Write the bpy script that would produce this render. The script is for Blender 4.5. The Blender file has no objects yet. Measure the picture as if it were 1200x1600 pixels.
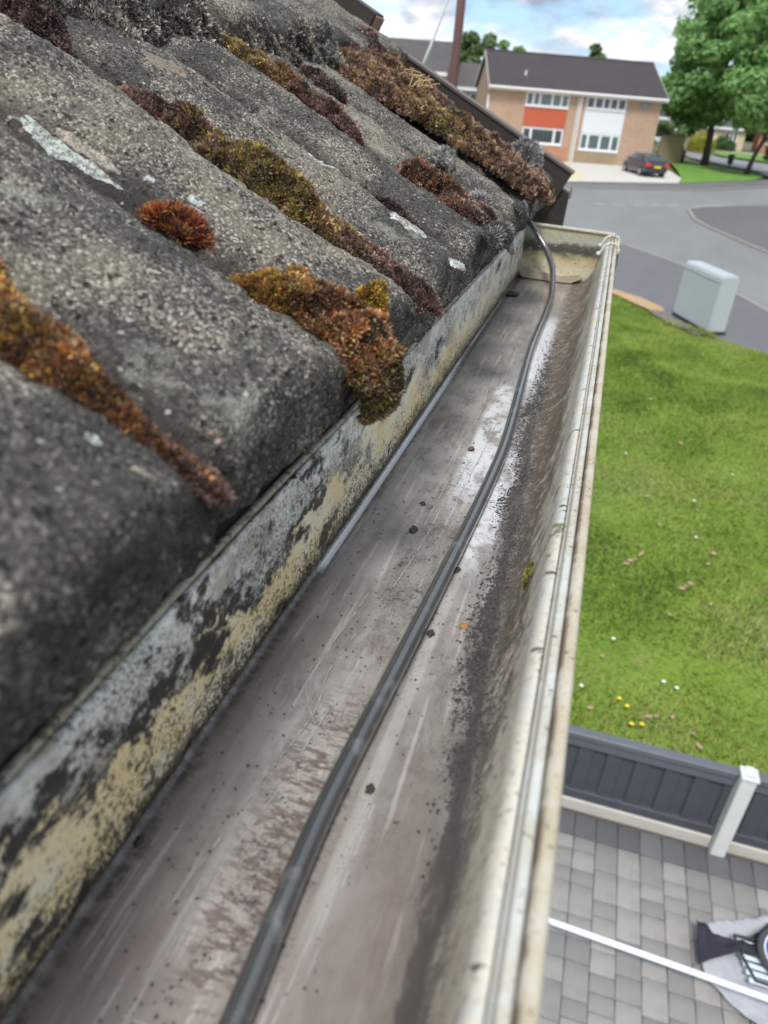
import bpy, bmesh, math, random
import numpy as np
from mathutils import Vector, Matrix
random.seed(7); rng = np.random.default_rng(11)
S = bpy.context.scene
COL = S.collection
R = math.radians

# ------------------------------------------------------------------ camera
# world axes: +Y along the gutter, +X out from the house, Z up, origin at the camera
cd = bpy.data.cameras.new('camera'); cam = bpy.data.objects.new('camera', cd); COL.objects.link(cam)
cam.matrix_world = Matrix(((0.9582, -0.1973, 0.2073, 0), (0.2773, 0.4541, -0.8467, 0), (0.0729, 0.8689, 0.4896, 0), (0, 0, 0, 1)))
F = 1168.0
def _camrot():
    def ray(u, v): return Vector(((u-600)/F, -(v-800)/F, -1.0))
    Yc = ray(985, 176).normalized(); D = ray(430, 2880); D = (D - D.dot(Yc)*Yc).normalized(); Z = -D; X = Yc.cross(Z)
    return Matrix((X, Yc, Z))
cam.matrix_world = _camrot().to_4x4()
cd.sensor_fit = 'VERTICAL'; cd.sensor_height = 36; cd.lens = 36*F/1600
cd.clip_start = 0.01; cd.clip_end = 2000
cd.dof.use_dof = True; cd.dof.focus_distance = 0.56; cd.dof.aperture_fstop = 10.5
S.camera = cam

# ------------------------------------------------------------------ world, sun, exposure
SUN_EL, SUN_AZ = 60, 184       # azimuth: compass-like angle measured from +Y towards +X
W = bpy.data.worlds.new('World'); S.world = W; W.use_nodes = True
wn = W.node_tree; wn.nodes.clear()
def wnode(t, **k):
    n = wn.nodes.new(t)
    for a, b in k.items(): setattr(n, a, b)
    return n
sky = wnode('ShaderNodeTexSky', sky_type='NISHITA', sun_disc=False, sun_elevation=R(SUN_EL), sun_rotation=R(SUN_AZ), air_density=1.0, dust_density=0.6, ozone_density=1.5)
tc = wnode('ShaderNodeTexCoord')
mp = wnode('ShaderNodeMapping'); mp.inputs['Scale'].default_value = (1, 1, 2.6)
wn.links.new(tc.outputs['Generated'], mp.inputs['Vector'])
def wnoise(scale, detail, loc, rough=0.55):
    m = wnode('ShaderNodeMapping'); m.inputs['Location'].default_value = loc
    wn.links.new(mp.outputs[0], m.inputs['Vector'])
    n = wnode('ShaderNodeTexNoise'); n.inputs['Scale'].default_value = scale; n.inputs['Detail'].default_value = detail; n.inputs['Roughness'].default_value = rough
    wn.links.new(m.outputs[0], n.inputs['Vector']); return n.outputs['Fac']
def wramp(v, stops):
    r = wnode('ShaderNodeValToRGB'); e = r.color_ramp.elements
    while len(e) < len(stops): e.new(0.5)
    for i, (p, c) in enumerate(stops): e[i].position = p; e[i].color = (*c, 1)
    wn.links.new(v, r.inputs['Fac']); return r.outputs['Color']
cover = wramp(wnoise(8.5, 8, (3.1, 1.2, 0.4)), [(0.38, (0, 0, 0)), (0.52, (1, 1, 1))])
shade = wramp(wnoise(11, 8, (7.7, 2.2, 1.9)), [(0.38, (2.1, 2.5, 3.1)), (0.47, (3.9, 4.2, 4.6)), (0.57, (6.6, 6.6, 6.6))])
blue = wnode('ShaderNodeMix', data_type='RGBA', blend_type='MIX'); blue.inputs[0].default_value = 0.7
wn.links.new(sky.outputs[0], blue.inputs[6]); blue.inputs[7].default_value = (2.4, 4.1, 6.2, 1)
mx = wnode('ShaderNodeMix', data_type='RGBA')
wn.links.new(cover, mx.inputs[0]); wn.links.new(blue.outputs[2], mx.inputs[6]); wn.links.new(shade, mx.inputs[7])
bg = wnode('ShaderNodeBackground'); bg.inputs['Strength'].default_value = 0.10
wo = wnode('ShaderNodeOutputWorld')
wn.links.new(mx.outputs[2], bg.inputs['Color']); wn.links.new(bg.outputs[0], wo.inputs['Surface'])

sl = bpy.data.lights.new('sun', 'SUN'); sl.energy = 1.9; sl.angle = R(14); sl.color = (1.0, 0.96, 0.9)
so = bpy.data.objects.new('sun', sl); COL.objects.link(so)
sdir = Vector((math.sin(R(SUN_AZ))*math.cos(R(SUN_EL)), math.cos(R(SUN_AZ))*math.cos(R(SUN_EL)), math.sin(R(SUN_EL))))
so.rotation_euler = sdir.to_track_quat('Z', 'Y').to_euler()
S.view_settings.view_transform = 'Standard'; S.view_settings.look = 'None'
S.view_settings.exposure = 0.92; S.view_settings.gamma = 1; S.view_settings.use_curve_mapping = False

# ------------------------------------------------------------------ node helpers
NS = 1.3      # size of the near field (roof edge and gutter) in metres per unit of its own drawing
class NT:
    def __init__(s, name, near=False):
        s.m = bpy.data.materials.new(name); s.m.use_nodes = True; s.t = s.m.node_tree
        s.b = s.t.nodes['Principled BSDF']; s.tc = s.n('ShaderNodeTexCoord')
        s.P = s.tc.outputs['Object']
        if near:
            v = s.n('ShaderNodeVectorMath', operation='SCALE'); s.t.links.new(s.P, v.inputs[0]); v.inputs['Scale'].default_value = 1/NS; s.P = v.outputs[0]
    def n(s, t, **k):
        x = s.t.nodes.new(t)
        for a, b in k.items(): setattr(x, a, b)
        return x
    def put(s, sock, v):
        if hasattr(v, 'node'): s.t.links.new(v, sock)
        else:
            if isinstance(v, tuple) and len(v) == 3 and len(sock.default_value) == 4: v = (*v, 1)
            sock.default_value = v
    def math(s, op, a, b=0.0, clamp=False):
        x = s.n('ShaderNodeMath', operation=op, use_clamp=clamp); s.put(x.inputs[0], a); s.put(x.inputs[1], b); return x.outputs[0]
    def mul(s, a, b): return s.math('MULTIPLY', a, b)
    def add(s, a, b): return s.math('ADD', a, b)
    def sub(s, a, b): return s.math('SUBTRACT', a, b)
    def mx(s, a, b): return s.math('MAXIMUM', a, b)
    def step(s, v, lo, hi):      # smooth 0..1 as v goes lo -> hi
        x = s.n('ShaderNodeMapRange', interpolation_type='SMOOTHSTEP'); s.put(x.inputs[0], v)
        if lo > hi: x.inputs[1].default_value, x.inputs[2].default_value, x.inputs[3].default_value, x.inputs[4].default_value = hi, lo, 1, 0
        else: x.inputs[1].default_value, x.inputs[2].default_value = lo, hi
        return x.outputs[0]
    def mapv(s, scale=(1, 1, 1), loc=(0, 0, 0), rot=(0, 0, 0), v=None):
        x = s.n('ShaderNodeMapping'); s.put(x.inputs[0], v or s.P)
        x.inputs['Scale'].default_value = scale; x.inputs['Location'].default_value = loc; x.inputs['Rotation'].default_value = rot; return x.outputs[0]
    def noise(s, scale, detail=4, v=None, rough=0.55, dist=0.0, color=False):
        x = s.n('ShaderNodeTexNoise'); s.put(x.inputs['Vector'], v or s.P)
        x.inputs['Scale'].default_value = scale; x.inputs['Detail'].default_value = detail; x.inputs['Roughness'].default_value = rough; x.inputs['Distortion'].default_value = dist
        return x.outputs['Color' if color else 'Fac']
    def voro(s, scale, v=None, out='Distance', feature='F1', rnd=1.0):
        x = s.n('ShaderNodeTexVoronoi', feature=feature); s.put(x.inputs['Vector'], v or s.P); x.inputs['Scale'].default_value = scale; x.inputs['Randomness'].default_value = rnd
        return x.outputs[out]
    def sep(s, v=None):
        x = s.n('ShaderNodeSeparateXYZ'); s.put(x.inputs[0], v or s.P); return x.outputs
    def mix(s, f, a, b, blend='MIX'):
        x = s.n('ShaderNodeMix', data_type='RGBA', blend_type=blend); s.put(x.inputs[0], f); s.put(x.inputs[6], a); s.put(x.inputs[7], b); return x.outputs[2]
    def ramp(s, v, stops, const=False):
        r = s.n('ShaderNodeValToRGB'); e = r.color_ramp.elements
        if const: r.color_ramp.interpolation = 'CONSTANT'
        while len(e) < len(stops): e.new(0.5)
        for i, (p, c) in enumerate(stops):
            e[i].position = p; e[i].color = (*(c if isinstance(c, tuple) else (c, c, c)), 1)
        s.put(r.inputs['Fac'], v); return r.outputs['Color']
    def bump(s, h, strength=0.5, dist=0.001):
        x = s.n('ShaderNodeBump'); s.put(x.inputs['Height'], h); x.inputs['Strength'].default_value = strength; x.inputs['Distance'].default_value = dist
        s.t.links.new(x.outputs[0], s.b.inputs['Normal'])
    def out(s, color, rough=0.8, spec=0.5, metal=0.0, coat=None, trans=None):
        s.put(s.b.inputs['Base Color'], color); s.put(s.b.inputs['Roughness'], rough); s.put(s.b.inputs['Specular IOR Level'], spec); s.put(s.b.inputs['Metallic'], metal)
        if coat is not None: s.put(s.b.inputs['Coat Weight'], coat); s.b.inputs['Coat Roughness'].default_value = 0.12
        return s.m
    def rnd(s):
        return s.n('ShaderNodeObjectInfo').outputs['Random']

def simple(name, col, rough=0.7, var=0.25, scale=3.0, bump=0.0, metal=0.0, spec=0.5):
    t = NT(name); f = t.noise(scale, 6, rough=0.6)
    c = t.mix(f, tuple(x*(1-var) for x in col), tuple(min(1, x*(1+var)) for x in col))
    if bump: t.bump(t.noise(scale*6, 6), bump, 0.02)
    return t.out(c, rough, spec, metal)

# ------------------------------------------------------------------ mesh helpers
def link(name, me, m=None, parent=None, smooth=False):
    o = bpy.data.objects.new(name, me); COL.objects.link(o)
    if m is not None and not me.materials: me.materials.append(m)
    if parent is not None: o.parent = parent
    if smooth: me.polygons.foreach_set('use_smooth', [True]*len(me.polygons))
    return o
def np_mesh(name, V, Fq, near=False, col=None):
    """V (n,3); Fq (m,3) or (m,4) int arrays or a list of such arrays"""
    V = np.asarray(V, float)
    if near: V = V*NS
    if not isinstance(Fq, list): Fq = [Fq]
    me = bpy.data.meshes.new(name)
    me.vertices.add(len(V)); me.vertices.foreach_set('co', V.ravel())
    tot = np.concatenate([np.full(len(f), f.shape[1]) for f in Fq]); idx = np.concatenate([f.ravel() for f in Fq])
    me.loops.add(len(idx)); me.loops.foreach_set('vertex_index', idx.astype(np.int32))
    me.polygons.add(len(tot)); st = np.concatenate([[0], np.cumsum(tot)[:-1]])
    me.polygons.foreach_set('loop_start', st.astype(np.int32)); me.polygons.foreach_set('loop_total', tot.astype(np.int32))
    me.update(calc_edges=True)
    if col is not None:
        a = me.color_attributes.new('Col', 'FLOAT_COLOR', 'POINT')
        a.data.foreach_set('color', np.hstack([col, np.ones((len(V), 1))]).ravel())
    return me
def grid_faces(nu, nv, closed=False):
    i = np.arange(nu-1)[:, None]; j = np.arange(nv if closed else nv-1)[None, :]
    j2 = (j+1) % nv
    return np.stack([i*nv+j, (i+1)*nv+j, (i+1)*nv+j2, i*nv+j2], -1).reshape(-1, 4)
def tag(o, label=None, cat=None, group=None, kind=None):
    if label: o['label'] = label
    if cat: o['category'] = cat
    if group: o['group'] = group
    if kind: o['kind'] = kind
    return o
def empty(name, loc=(0, 0, 0), rz=0, **k):
    o = bpy.data.objects.new(name, None); COL.objects.link(o); o.location = loc; o.rotation_euler = (0, 0, rz); o.empty_display_size = 0.1
    return tag(o, **k)
class MB:
    def __init__(s): s.bm = bmesh.new()
    def box(s, x0, x1, y0, y1, z0, z1, bev=0.0, rot=None, pivot=None):
        ret = bmesh.ops.create_cube(s.bm, size=1); vs = ret['verts']
        for v in vs: v.co = Vector(((x0+x1)/2+v.co.x*(x1-x0), (y0+y1)/2+v.co.y*(y1-y0), (z0+z1)/2+v.co.z*(z1-z0)))
        if bev:
            es = list({e for v in vs for e in v.link_edges}); r2 = bmesh.ops.bevel(s.bm, geom=es, offset=bev, segments=1, affect='EDGES'); vs = list({v for f in r2['faces'] for v in f.verts} | {v for v in vs if v.is_valid})
        if rot is not None:
            p = Vector(pivot or (0, 0, 0))
            for v in vs: v.co = rot @ (v.co-p) + p
        return s
    def prism(s, pts, y0, y1, axis='y'):
        """closed polygon pts in (x,z) extruded along y (or in (y,z) along x)"""
        mk = (lambda a, b, c: (a, c, b)) if axis == 'y' else ((lambda a, b, c: (c, a, b)) if axis == 'x' else (lambda a, b, c: (a, b, c)))
        A = [s.bm.verts.new(mk(p[0], p[1], y0)) for p in pts]; B = [s.bm.verts.new(mk(p[0], p[1], y1)) for p in pts]
        n = len(pts)
        s.bm.faces.new(A); s.bm.faces.new(B[::-1])
        for i in range(n): s.bm.faces.new((A[i], B[i], B[(i+1) % n], A[(i+1) % n]))
        return s
    def tube(s, pts, rad, seg=10, caps=True):
        pts = [Vector(p) for p in pts]; rings = []
        rad = rad if isinstance(rad, (list, tuple)) else [rad]*len(pts)
        up = Vector((0, 0, 1))
        for i, p in enumerate(pts):
            d = (pts[min(i+1, len(pts)-1)]-pts[max(i-1, 0)]).normalized()
            a = d.cross(up)
            if a.length < 0.05: a = d.cross(Vector((1, 0, 0)))
            a.normalize(); b = d.cross(a)
            rings.append([s.bm.verts.new(p+(a*math.cos(t)+b*math.sin(t))*rad[i]) for t in [2*math.pi*k/seg for k in range(seg)]])
        for r0, r1 in zip(rings, rings[1:]):
            for k in range(seg): s.bm.faces.new((r0[k], r0[(k+1) % seg], r1[(k+1) % seg], r1[k]))
        if caps: s.bm.faces.new(rings[0][::-1]); s.bm.faces.new(rings[-1])
        return s
    def build(s, name, m, parent=None, near=False, smooth=False):
        bmesh.ops.recalc_face_normals(s.bm, faces=s.bm.faces)
        if near:
            for v in s.bm.verts: v.co *= NS
        me = bpy.data.meshes.new(name); s.bm.to_mesh(me); s.bm.free()
        return link(name, me, m, parent, smooth)
def copy_tree(o, parent=None):
    c = o.copy(); COL.objects.link(c); c.parent = parent
    for ch in list(o.children): copy_tree(ch, c)
    return c

# numpy value noise
def vnoise(p, seed=0):
    p = np.asarray(p, float); i = np.floor(p).astype(np.int64); f = p-i; f = f*f*(3-2*f); out = 0
    for dx in (0, 1):
        for dy in (0, 1):
            for dz in (0, 1):
                h = (i[..., 0]+dx)*374761393 + (i[..., 1]+dy)*668265263 + (i[..., 2]+dz)*2147483647 + seed*974711
                h = (h ^ (h >> 13))*1274126177 & 0xffffffff; h = (h ^ (h >> 16)) & 0xffff
                w = (f[..., 0] if dx else 1-f[..., 0])*(f[..., 1] if dy else 1-f[..., 1])*(f[..., 2] if dz else 1-f[..., 2])
                out = out + w*h/65535.
    return out*2-1
def fbm(p, oct=4, seed=0):
    s = 0; a = 1.0
    for k in range(oct): s = s+a*vnoise(np.asarray(p)*2**k, seed+k); a *= 0.5
    return s

# ================================================================== TERRAIN
TB = [(-60, -4.8), (24, -4.8), (66, -3.7), (90, -3.5), (130, -3.4), (900, -3.4)]
def tz(y): return float(np.interp(y, [a for a, b in TB], [b for a, b in TB]))
def drape(name, pts, off, m, kind='structure', label=None, thick=0.0):
    bm = bmesh.new(); vs = [bm.verts.new((x, y, 0)) for x, y in pts]; bm.faces.new(vs)
    ys = [y for x, y in pts]
    for yb, _ in TB[1:-1]:
        if min(ys) < yb < max(ys): bmesh.ops.bisect_plane(bm, geom=bm.verts[:]+bm.edges[:]+bm.faces[:], plane_co=(0, yb, 0), plane_no=(0, 1, 0))
    bmesh.ops.triangulate(bm, faces=bm.faces[:])
    for v in bm.verts: v.co.z = tz(v.co.y)+off
    if thick:
        r = bmesh.ops.extrude_face_region(bm, geom=bm.faces[:])
        for v in [g for g in r['geom'] if isinstance(g, bmesh.types.BMVert)]: v.co.z -= thick
    bmesh.ops.recalc_face_normals(bm, faces=bm.faces)
    me = bpy.data.meshes.new(name); bm.to_mesh(me); bm.free()
    me.update()
    if not thick and me.polygons[0].normal.z < 0: me.flip_normals()
    o = link(name, me, m); o['kind'] = kind
    return o
def arc(cx, cy, r, a0, a1, n=10): return [(cx+r*math.cos(R(a0+(a1-a0)*i/n)), cy+r*math.sin(R(a0+(a1-a0)*i/n))) for i in range(n+1)]
def ribbon(center, wid):
    L, Rr = [], []
    for i, (x, y) in enumerate(center):
        x0, y0 = center[max(i-1, 0)]; x1, y1 = center[min(i+1, len(center)-1)]
        d = Vector((x1-x0, y1-y0)).normalized(); n = Vector((-d.y, d.x))*wid/2
        L.append((x+n.x, y+n.y)); Rr.append((x-n.x, y-n.y))
    return L+Rr[::-1]

def mat_asphalt(name, base, patch=0.25):
    t = NT(name)
    f = t.noise(0.35, 5, t.mapv((1, 0.35, 1)), rough=0.6); g = t.noise(60, 3); h = t.noise(2.2, 5)
    c = t.mix(f, tuple(b*(1-patch) for b in base), tuple(b*(1+patch) for b in base))
    c = t.mix(t.mul(t.step(h, 0.5, 0.7), 0.35), c, tuple(b*0.6 for b in base))
    c = t.mix(t.mul(g, 0.5), c, tuple(b*1.3 for b in base))
    t.bump(g, 0.4, 0.01)
    return t.out(c, t.math('MULTIPLY_ADD', f, 0.2), 0.5) if False else t.out(c, 0.62, 0.5)
M_road = mat_asphalt('road_asphalt', (0.175, 0.18, 0.18), 0.45)
M_pave = mat_asphalt('pavement_asphalt', (0.115, 0.115, 0.12), 0.3)
M_pave2 = mat_asphalt('junction_asphalt', (0.10, 0.10, 0.105), 0.3)
M_kerb = simple('kerb_concrete', (0.26, 0.24, 0.21), 0.9, 0.3, 5)
M_mark = simple('worn_road_paint', (0.27, 0.27, 0.27), 0.8, 0.3, 8)
M_drivec = simple('pale_concrete', (0.50, 0.48, 0.44), 0.9, 0.12, 1.5)
M_driveb = simple('buff_concrete', (0.55, 0.46, 0.33), 0.9, 0.12, 1.5)
def mat_lawn(name, a, b, dry):
    t = NT(name)
    f = t.noise(0.9, 6, rough=0.65); g = t.noise(14, 5, rough=0.7); h = t.noise(2.8, 6, t.mapv((1, 1.6, 1), (5, 3, 1)), rough=0.65)
    c = t.mix(t.step(f, 0.35, 0.65), a, b)
    c = t.mix(t.mul(t.step(h, 0.56, 0.74), 0.7), c, dry)
    c = t.mix(t.mul(t.step(g, 0.42, 0.7), 0.35), c, tuple(x*0.6 for x in a))
    t.bump(g, 0.9, 0.06)
    return t.out(c, 0.9, 0.25)
M_lawn = mat_lawn('lawn_turf', (0.11, 0.20, 0.025), (0.20, 0.30, 0.04), (0.34, 0.29, 0.14))
M_verge = mat_lawn('far_lawn_turf', (0.11, 0.24, 0.035), (0.16, 0.30, 0.05), (0.22, 0.24, 0.08))
M_soil = simple('soil_ground', (0.10, 0.11, 0.05), 1.0, 0.4, 0.4)

bm = bmesh.new()
for i, (y, z) in enumerate(TB): bm.verts.new((-700, y, z-0.25)); bm.verts.new((700, y, z-0.25))
bm.verts.ensure_lookup_table()
for i in range(len(TB)-1): bm.faces.new([bm.verts[k] for k in (2*i, 2*i+1, 2*i+3, 2*i+2)])
me = bpy.data.meshes.new('ground'); bm.to_mesh(me); bm.free()
tag(link('ground', me, M_soil), kind='structure')

# front lawn: from the fence to the pavement, its far edge runs obliquely
lawn_pts = [(-3.0, 4.5), (14, 4.5), (14, 12.6), (8.0, 16.6), (4.30, 19.48), (3.07, 20.46), (2.2, 22.0), (1.36, 23.5), (0.51, 24.35), (-3.0, 27.0)]
drape('lawn', lawn_pts, 0.0, M_lawn)
# pavement beside the road
pv = [(-3.0, 27.0), (0.51, 24.35), (1.36, 23.5), (2.2, 22.0), (3.07, 20.46), (4.30, 19.48), (8.0, 16.6), (14, 12.6), (30, 2), (33, 6), (14, 16.9), (8.5, 21.4), (5.03, 24.5), (2.76, 30.2), (0.53, 33.1), (-3.0, 36.2), (-20, 50), (-26, 46)]
drape('pavement', pv, -0.02, M_pave)
kn = [(33, 6), (14, 16.9), (8.5, 21.4), (5.03, 24.5), (4.3, 26.5), (2.76, 30.2), (0.53, 33.1), (-3.0, 36.2), (-20, 50)]
drape('kerb', ribbon(kn, 0.16), 0.0, M_kerb, thick=0.13)
# carriageway
rd = [(33, 6.1), (14, 17.0), (8.6, 21.5), (5.1, 24.6), (4.4, 26.6), (2.86, 30.3), (0.6, 33.2), (-3.0, 36.3), (-20, 50), (-60, 40), (-60, 49), (-20, 48.3),
      (-2.5, 50.6), (1.5, 52.9), (5.5, 55.9), (10.2, 62.2), (13.3, 66), (20, 74), (12.5, 82), (8.5, 90), (6.0, 100), (5.0, 130), (14, 130), (14.5, 110), (16.5, 98), (22, 88), (60, 95), (60, 30)]
rd = [(60, -12), (33, 6.1), (14, 17.0), (8.6, 21.5), (5.1, 24.6), (4.4, 26.6), (2.86, 30.3), (0.6, 33.2), (-3.0, 36.3), (-12, 42.5), (-60, 36), (-60, 42), (-20, 46.3),
      (-2.5, 50.6), (1.5, 52.9), (5.5, 55.9), (10.2, 62.2), (14.0, 68.5), (13.0, 76), (9.4, 83), (6.8, 91), (5.6, 110), (5.0, 140), (9.2, 140), (9.4, 108), (10.6, 98), (15.5, 92), (26, 88), (60, 92)]
drape('road', rd, -0.10, M_road)
# dark surfaced junction mouth with its own kerb
jn = [(3.96, 45.9), (4.08, 42.5), (4.64, 40.0), (6.49, 35.1), (10.5, 28.5), (20, 20), (60, 6), (60, 62), (20, 55.2), (8.76, 51.4), (6.4, 49.2), (4.89, 47.4)]
drape('side_road', jn, -0.06, M_pave2)
drape('kerb', ribbon([(4.89, 47.4), (3.99, 45.9), (4.08, 42.5), (4.64, 40.0), (6.49, 35.1), (10.5, 28.5), (20, 20)], 0.17), -0.03, M_kerb, thick=0.1)
# far pavement, driveway, green
fp = [(-60, 42.0), (-20, 46.3), (-2.5, 50.6), (1.5, 52.9), (5.5, 55.9), (10.2, 62.2), (14.0, 68.5), (13.0, 76), (11.4, 75.6), (11.9, 69.5), (9.6, 65.6), (4.02, 58.3), (-2.57, 52.6), (-20, 48.3), (-60, 44)]
drape('pavement', fp, -0.02, M_pave)
drape('kerb', ribbon([(-60, 42.0), (-20, 46.3), (-2.5, 50.6), (1.5, 52.9), (5.5, 55.9), (10.2, 62.2), (14.0, 68.5), (13.0, 76)], 0.17), 0.0, M_kerb, thick=0.13)
drape('driveway_pad', [(-3.0, 52.5), (4.02, 58.3), (4.4, 62), (3.5, 69.2), (-3.67, 66.2), (-3.3, 61.0), (-1.8, 57)], -0.004, M_drivec)
drape('driveway_apron', [(-14, 49.8), (-3.0, 52.5), (-1.8, 57), (-3.3, 61.0), (-3.67, 66.2), (-14, 61.5)], -0.008, M_driveb)
drape('green', [(4.02, 58.3), (9.6, 65.6), (10.9, 69.5), (10.4, 74.4), (8.1, 77.5), (4.9, 84), (4.1, 84), (4.4, 71), (4.4, 62)], 0.0, M_verge)
drape('verge', [(9.9, 107), (10.9, 99.5), (15.8, 93.5), (26, 89.5), (60, 94), (60, 112), (12, 112)], 0.0, M_verge)
drape('far_pavement', [(9.6, 112), (60, 112), (60, 116), (9.6, 116)], 0.0, simple('far_paving', (0.34, 0.29, 0.24), 0.9))
# road paint: give-way dashes
def mark(x0, y0, x1, y1, w=0.22):
    d = Vector((x1-x0, y1-y0)).normalized(); n = Vector((-d.y, d.x))*w/2
    o = drape('road_marking', [(x0+n.x, y0+n.y), (x0-n.x, y0-n.y), (x1-n.x, y1-n.y), (x1+n.x, y1+n.y)], -0.092, M_mark)
a, b = Vector((-0.9, 44.2)), Vector((4.0, 47.6))
for k in range(5):
    p = a+(b-a)*(k*0.2); q = a+(b-a)*(k*0.2+0.12); mark(p.x, p.y, q.x, q.y, 0.55)
a, b = Vector((4.4, 48.0)), Vector((11.5, 52.9)); mark(a.x, a.y, b.x, b.y, 0.5)

# grass blades on the near lawn (nobody could count them)
def blades(name, n, poly, h0, h1, cols, zoff, wid=0.012):
    xs, ys = [p[0] for p in poly], [p[1] for p in poly]
    P = np.column_stack([rng.uniform(min(xs), max(xs), n*2), rng.uniform(min(ys), max(ys), n*2)])
    ins = np.zeros(len(P), bool); k = len(poly)
    for i in range(k):
        (x1, y1), (x2, y2) = poly[i], poly[(i+1) % k]
        if y1 == y2: continue
        c = ((y1 > P[:, 1]) != (y2 > P[:, 1])) & (P[:, 0] < (x2-x1)*(P[:, 1]-y1)/(y2-y1)+x1); ins ^= c
    P = P[ins][:n]; n = len(P)
    z = np.interp(P[:, 1], [a for a, b in TB], [b for a, b in TB])+zoff
    ang = rng.uniform(0, 2*np.pi, n); h = rng.uniform(h0, h1, n)*(1+0.5*fbm(np.column_stack([P*1.1, P[:, :1]*0]), 3, 4)); lean = rng.uniform(0.3, 1.5, n)*h
    w = wid*rng.uniform(0.6, 1.4, n); dx, dy = np.cos(ang), np.sin(ang)
    A = np.column_stack([P[:, 0]-dy*w, P[:, 1]+dx*w, z]); B = np.column_stack([P[:, 0]+dy*w, P[:, 1]-dx*w, z])
    C = np.column_stack([P[:, 0]+dx*lean, P[:, 1]+dy*lean, z+np.maximum(h, 0.01)])
    V = np.stack([A, B, C], 1).reshape(-1, 3)
    cols = np.array(cols); pn = fbm(np.column_stack([P*0.8, P[:, :1]*0+3]), 4, 9)
    pick = np.clip(((pn+0.9)/1.8*0.7+rng.random(n)*0.3)*len(cols), 0, len(cols)-0.01).astype(int)
    c = cols[pick]*rng.uniform(0.7, 1.3, (n, 1)); c = np.repeat(c, 3, 0); c[0::3] *= 0.8; c[1::3] *= 0.8
    return np_mesh(name, V, np.arange(3*n).reshape(-1, 3), col=np.clip(c, 0, 1))
def mat_attr(name, rough=0.8, spec=0.3, trans=0.0):
    t = NT(name); a = t.n('ShaderNodeAttribute', attribute_name='Col'); c = a.outputs['Color']
    m = t.out(c, rough, spec)
    if trans:
        tr = t.n('ShaderNodeBsdfTranslucent'); t.t.links.new(c, tr.inputs[0]); ms = t.n('ShaderNodeMixShader'); ms.inputs[0].default_value = trans
        o = t.t.nodes['Material Output']; t.t.links.new(t.b.outputs[0], ms.inputs[1]); t.t.links.new(tr.outputs[0], ms.inputs[2]); t.t.links.new(ms.outputs[0], o.inputs[0])
    return m
M_blade = mat_attr('grass_blades', 0.7, 0.3, 0.3)
near_lawn = [(-0.5, 4.6), (6.5, 4.6), (6.5, 17.6), (4.30, 19.45), (3.07, 20.4), (2.2, 21.9), (1.3, 23.4), (0.4, 24.3), (-1.5, 25.5)]
gcols = [(0.11, 0.16, 0.025), (0.17, 0.25, 0.035), (0.23, 0.32, 0.05), (0.30, 0.36, 0.08), (0.34, 0.36, 0.13)]
tag(link('grass', blades('grass', 170000, near_lawn, 0.02, 0.05, gcols, 0.0, 0.010), M_blade), 'short patchy green grass blades covering the front lawn', 'grass', kind='stuff')
# buttercups and daisies, fallen leaves
M_yel = simple('buttercup_yellow', (0.85, 0.62, 0.02), 0.5, 0.1); M_wht = simple('daisy_white', (0.8, 0.8, 0.78), 0.6, 0.1); M_leaf = simple('fallen_leaf_brown', (0.38, 0.25, 0.15), 0.8, 0.3, 30)
M_stem = simple('flower_stem', (0.1, 0.2, 0.03))
def flower(x, y, kind, first={}):
    if kind not in first:
        e = empty(kind, (x, y, tz(y)))
        MB().tube([(0, 0, 0), (0.004, 0, 0.07)], 0.002, 5).build('stem', M_stem, e)
        b = MB()
        for k in range(6):
            a = k*math.pi/3; b.box(0, 0.021, -0.0085, 0.0085, 0.072, 0.0745, rot=Matrix.Rotation(a, 3, 'Z') @ Matrix.Rotation(-0.25, 3, 'Y'))
        b.build('petals', M_yel if kind == 'buttercup' else M_wht, e)
        b = MB(); bmesh.ops.create_uvsphere(b.bm, u_segments=6, v_segments=4, radius=0.007)
        for v in b.bm.verts: v.co.z = v.co.z*0.5+0.076
        b.build('flower_centre', M_yel, e); first[kind] = e; return e
    e = copy_tree(first[kind]); e.location = (x, y, tz(y)); return e
for (x, y) in [(0.97, 5.7), (1.08, 5.40), (1.17, 5.43), (1.04, 5.62)]:
    tag(flower(x, y, 'buttercup'), 'small yellow buttercup flower in the lawn just beyond the grey fence', 'flower', 'buttercups in the lawn behind the fence')
for (x, y) in [(0.62, 5.75), (1.38, 6.1), (1.5, 6.05), (0.9, 6.6), (1.95, 10.3), (1.9, 9.2), (2.6, 11.5), (1.0, 11.6), (1.45, 14.5)]:
    tag(flower(x, y, 'daisy'), 'tiny white daisy in the lawn near the grey fence' if y < 7 else 'tiny white daisy further up the lawn towards the cabinet', 'flower', 'daisies near the fence' if y < 7 else 'daisies up the lawn')
lf0 = None
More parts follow.
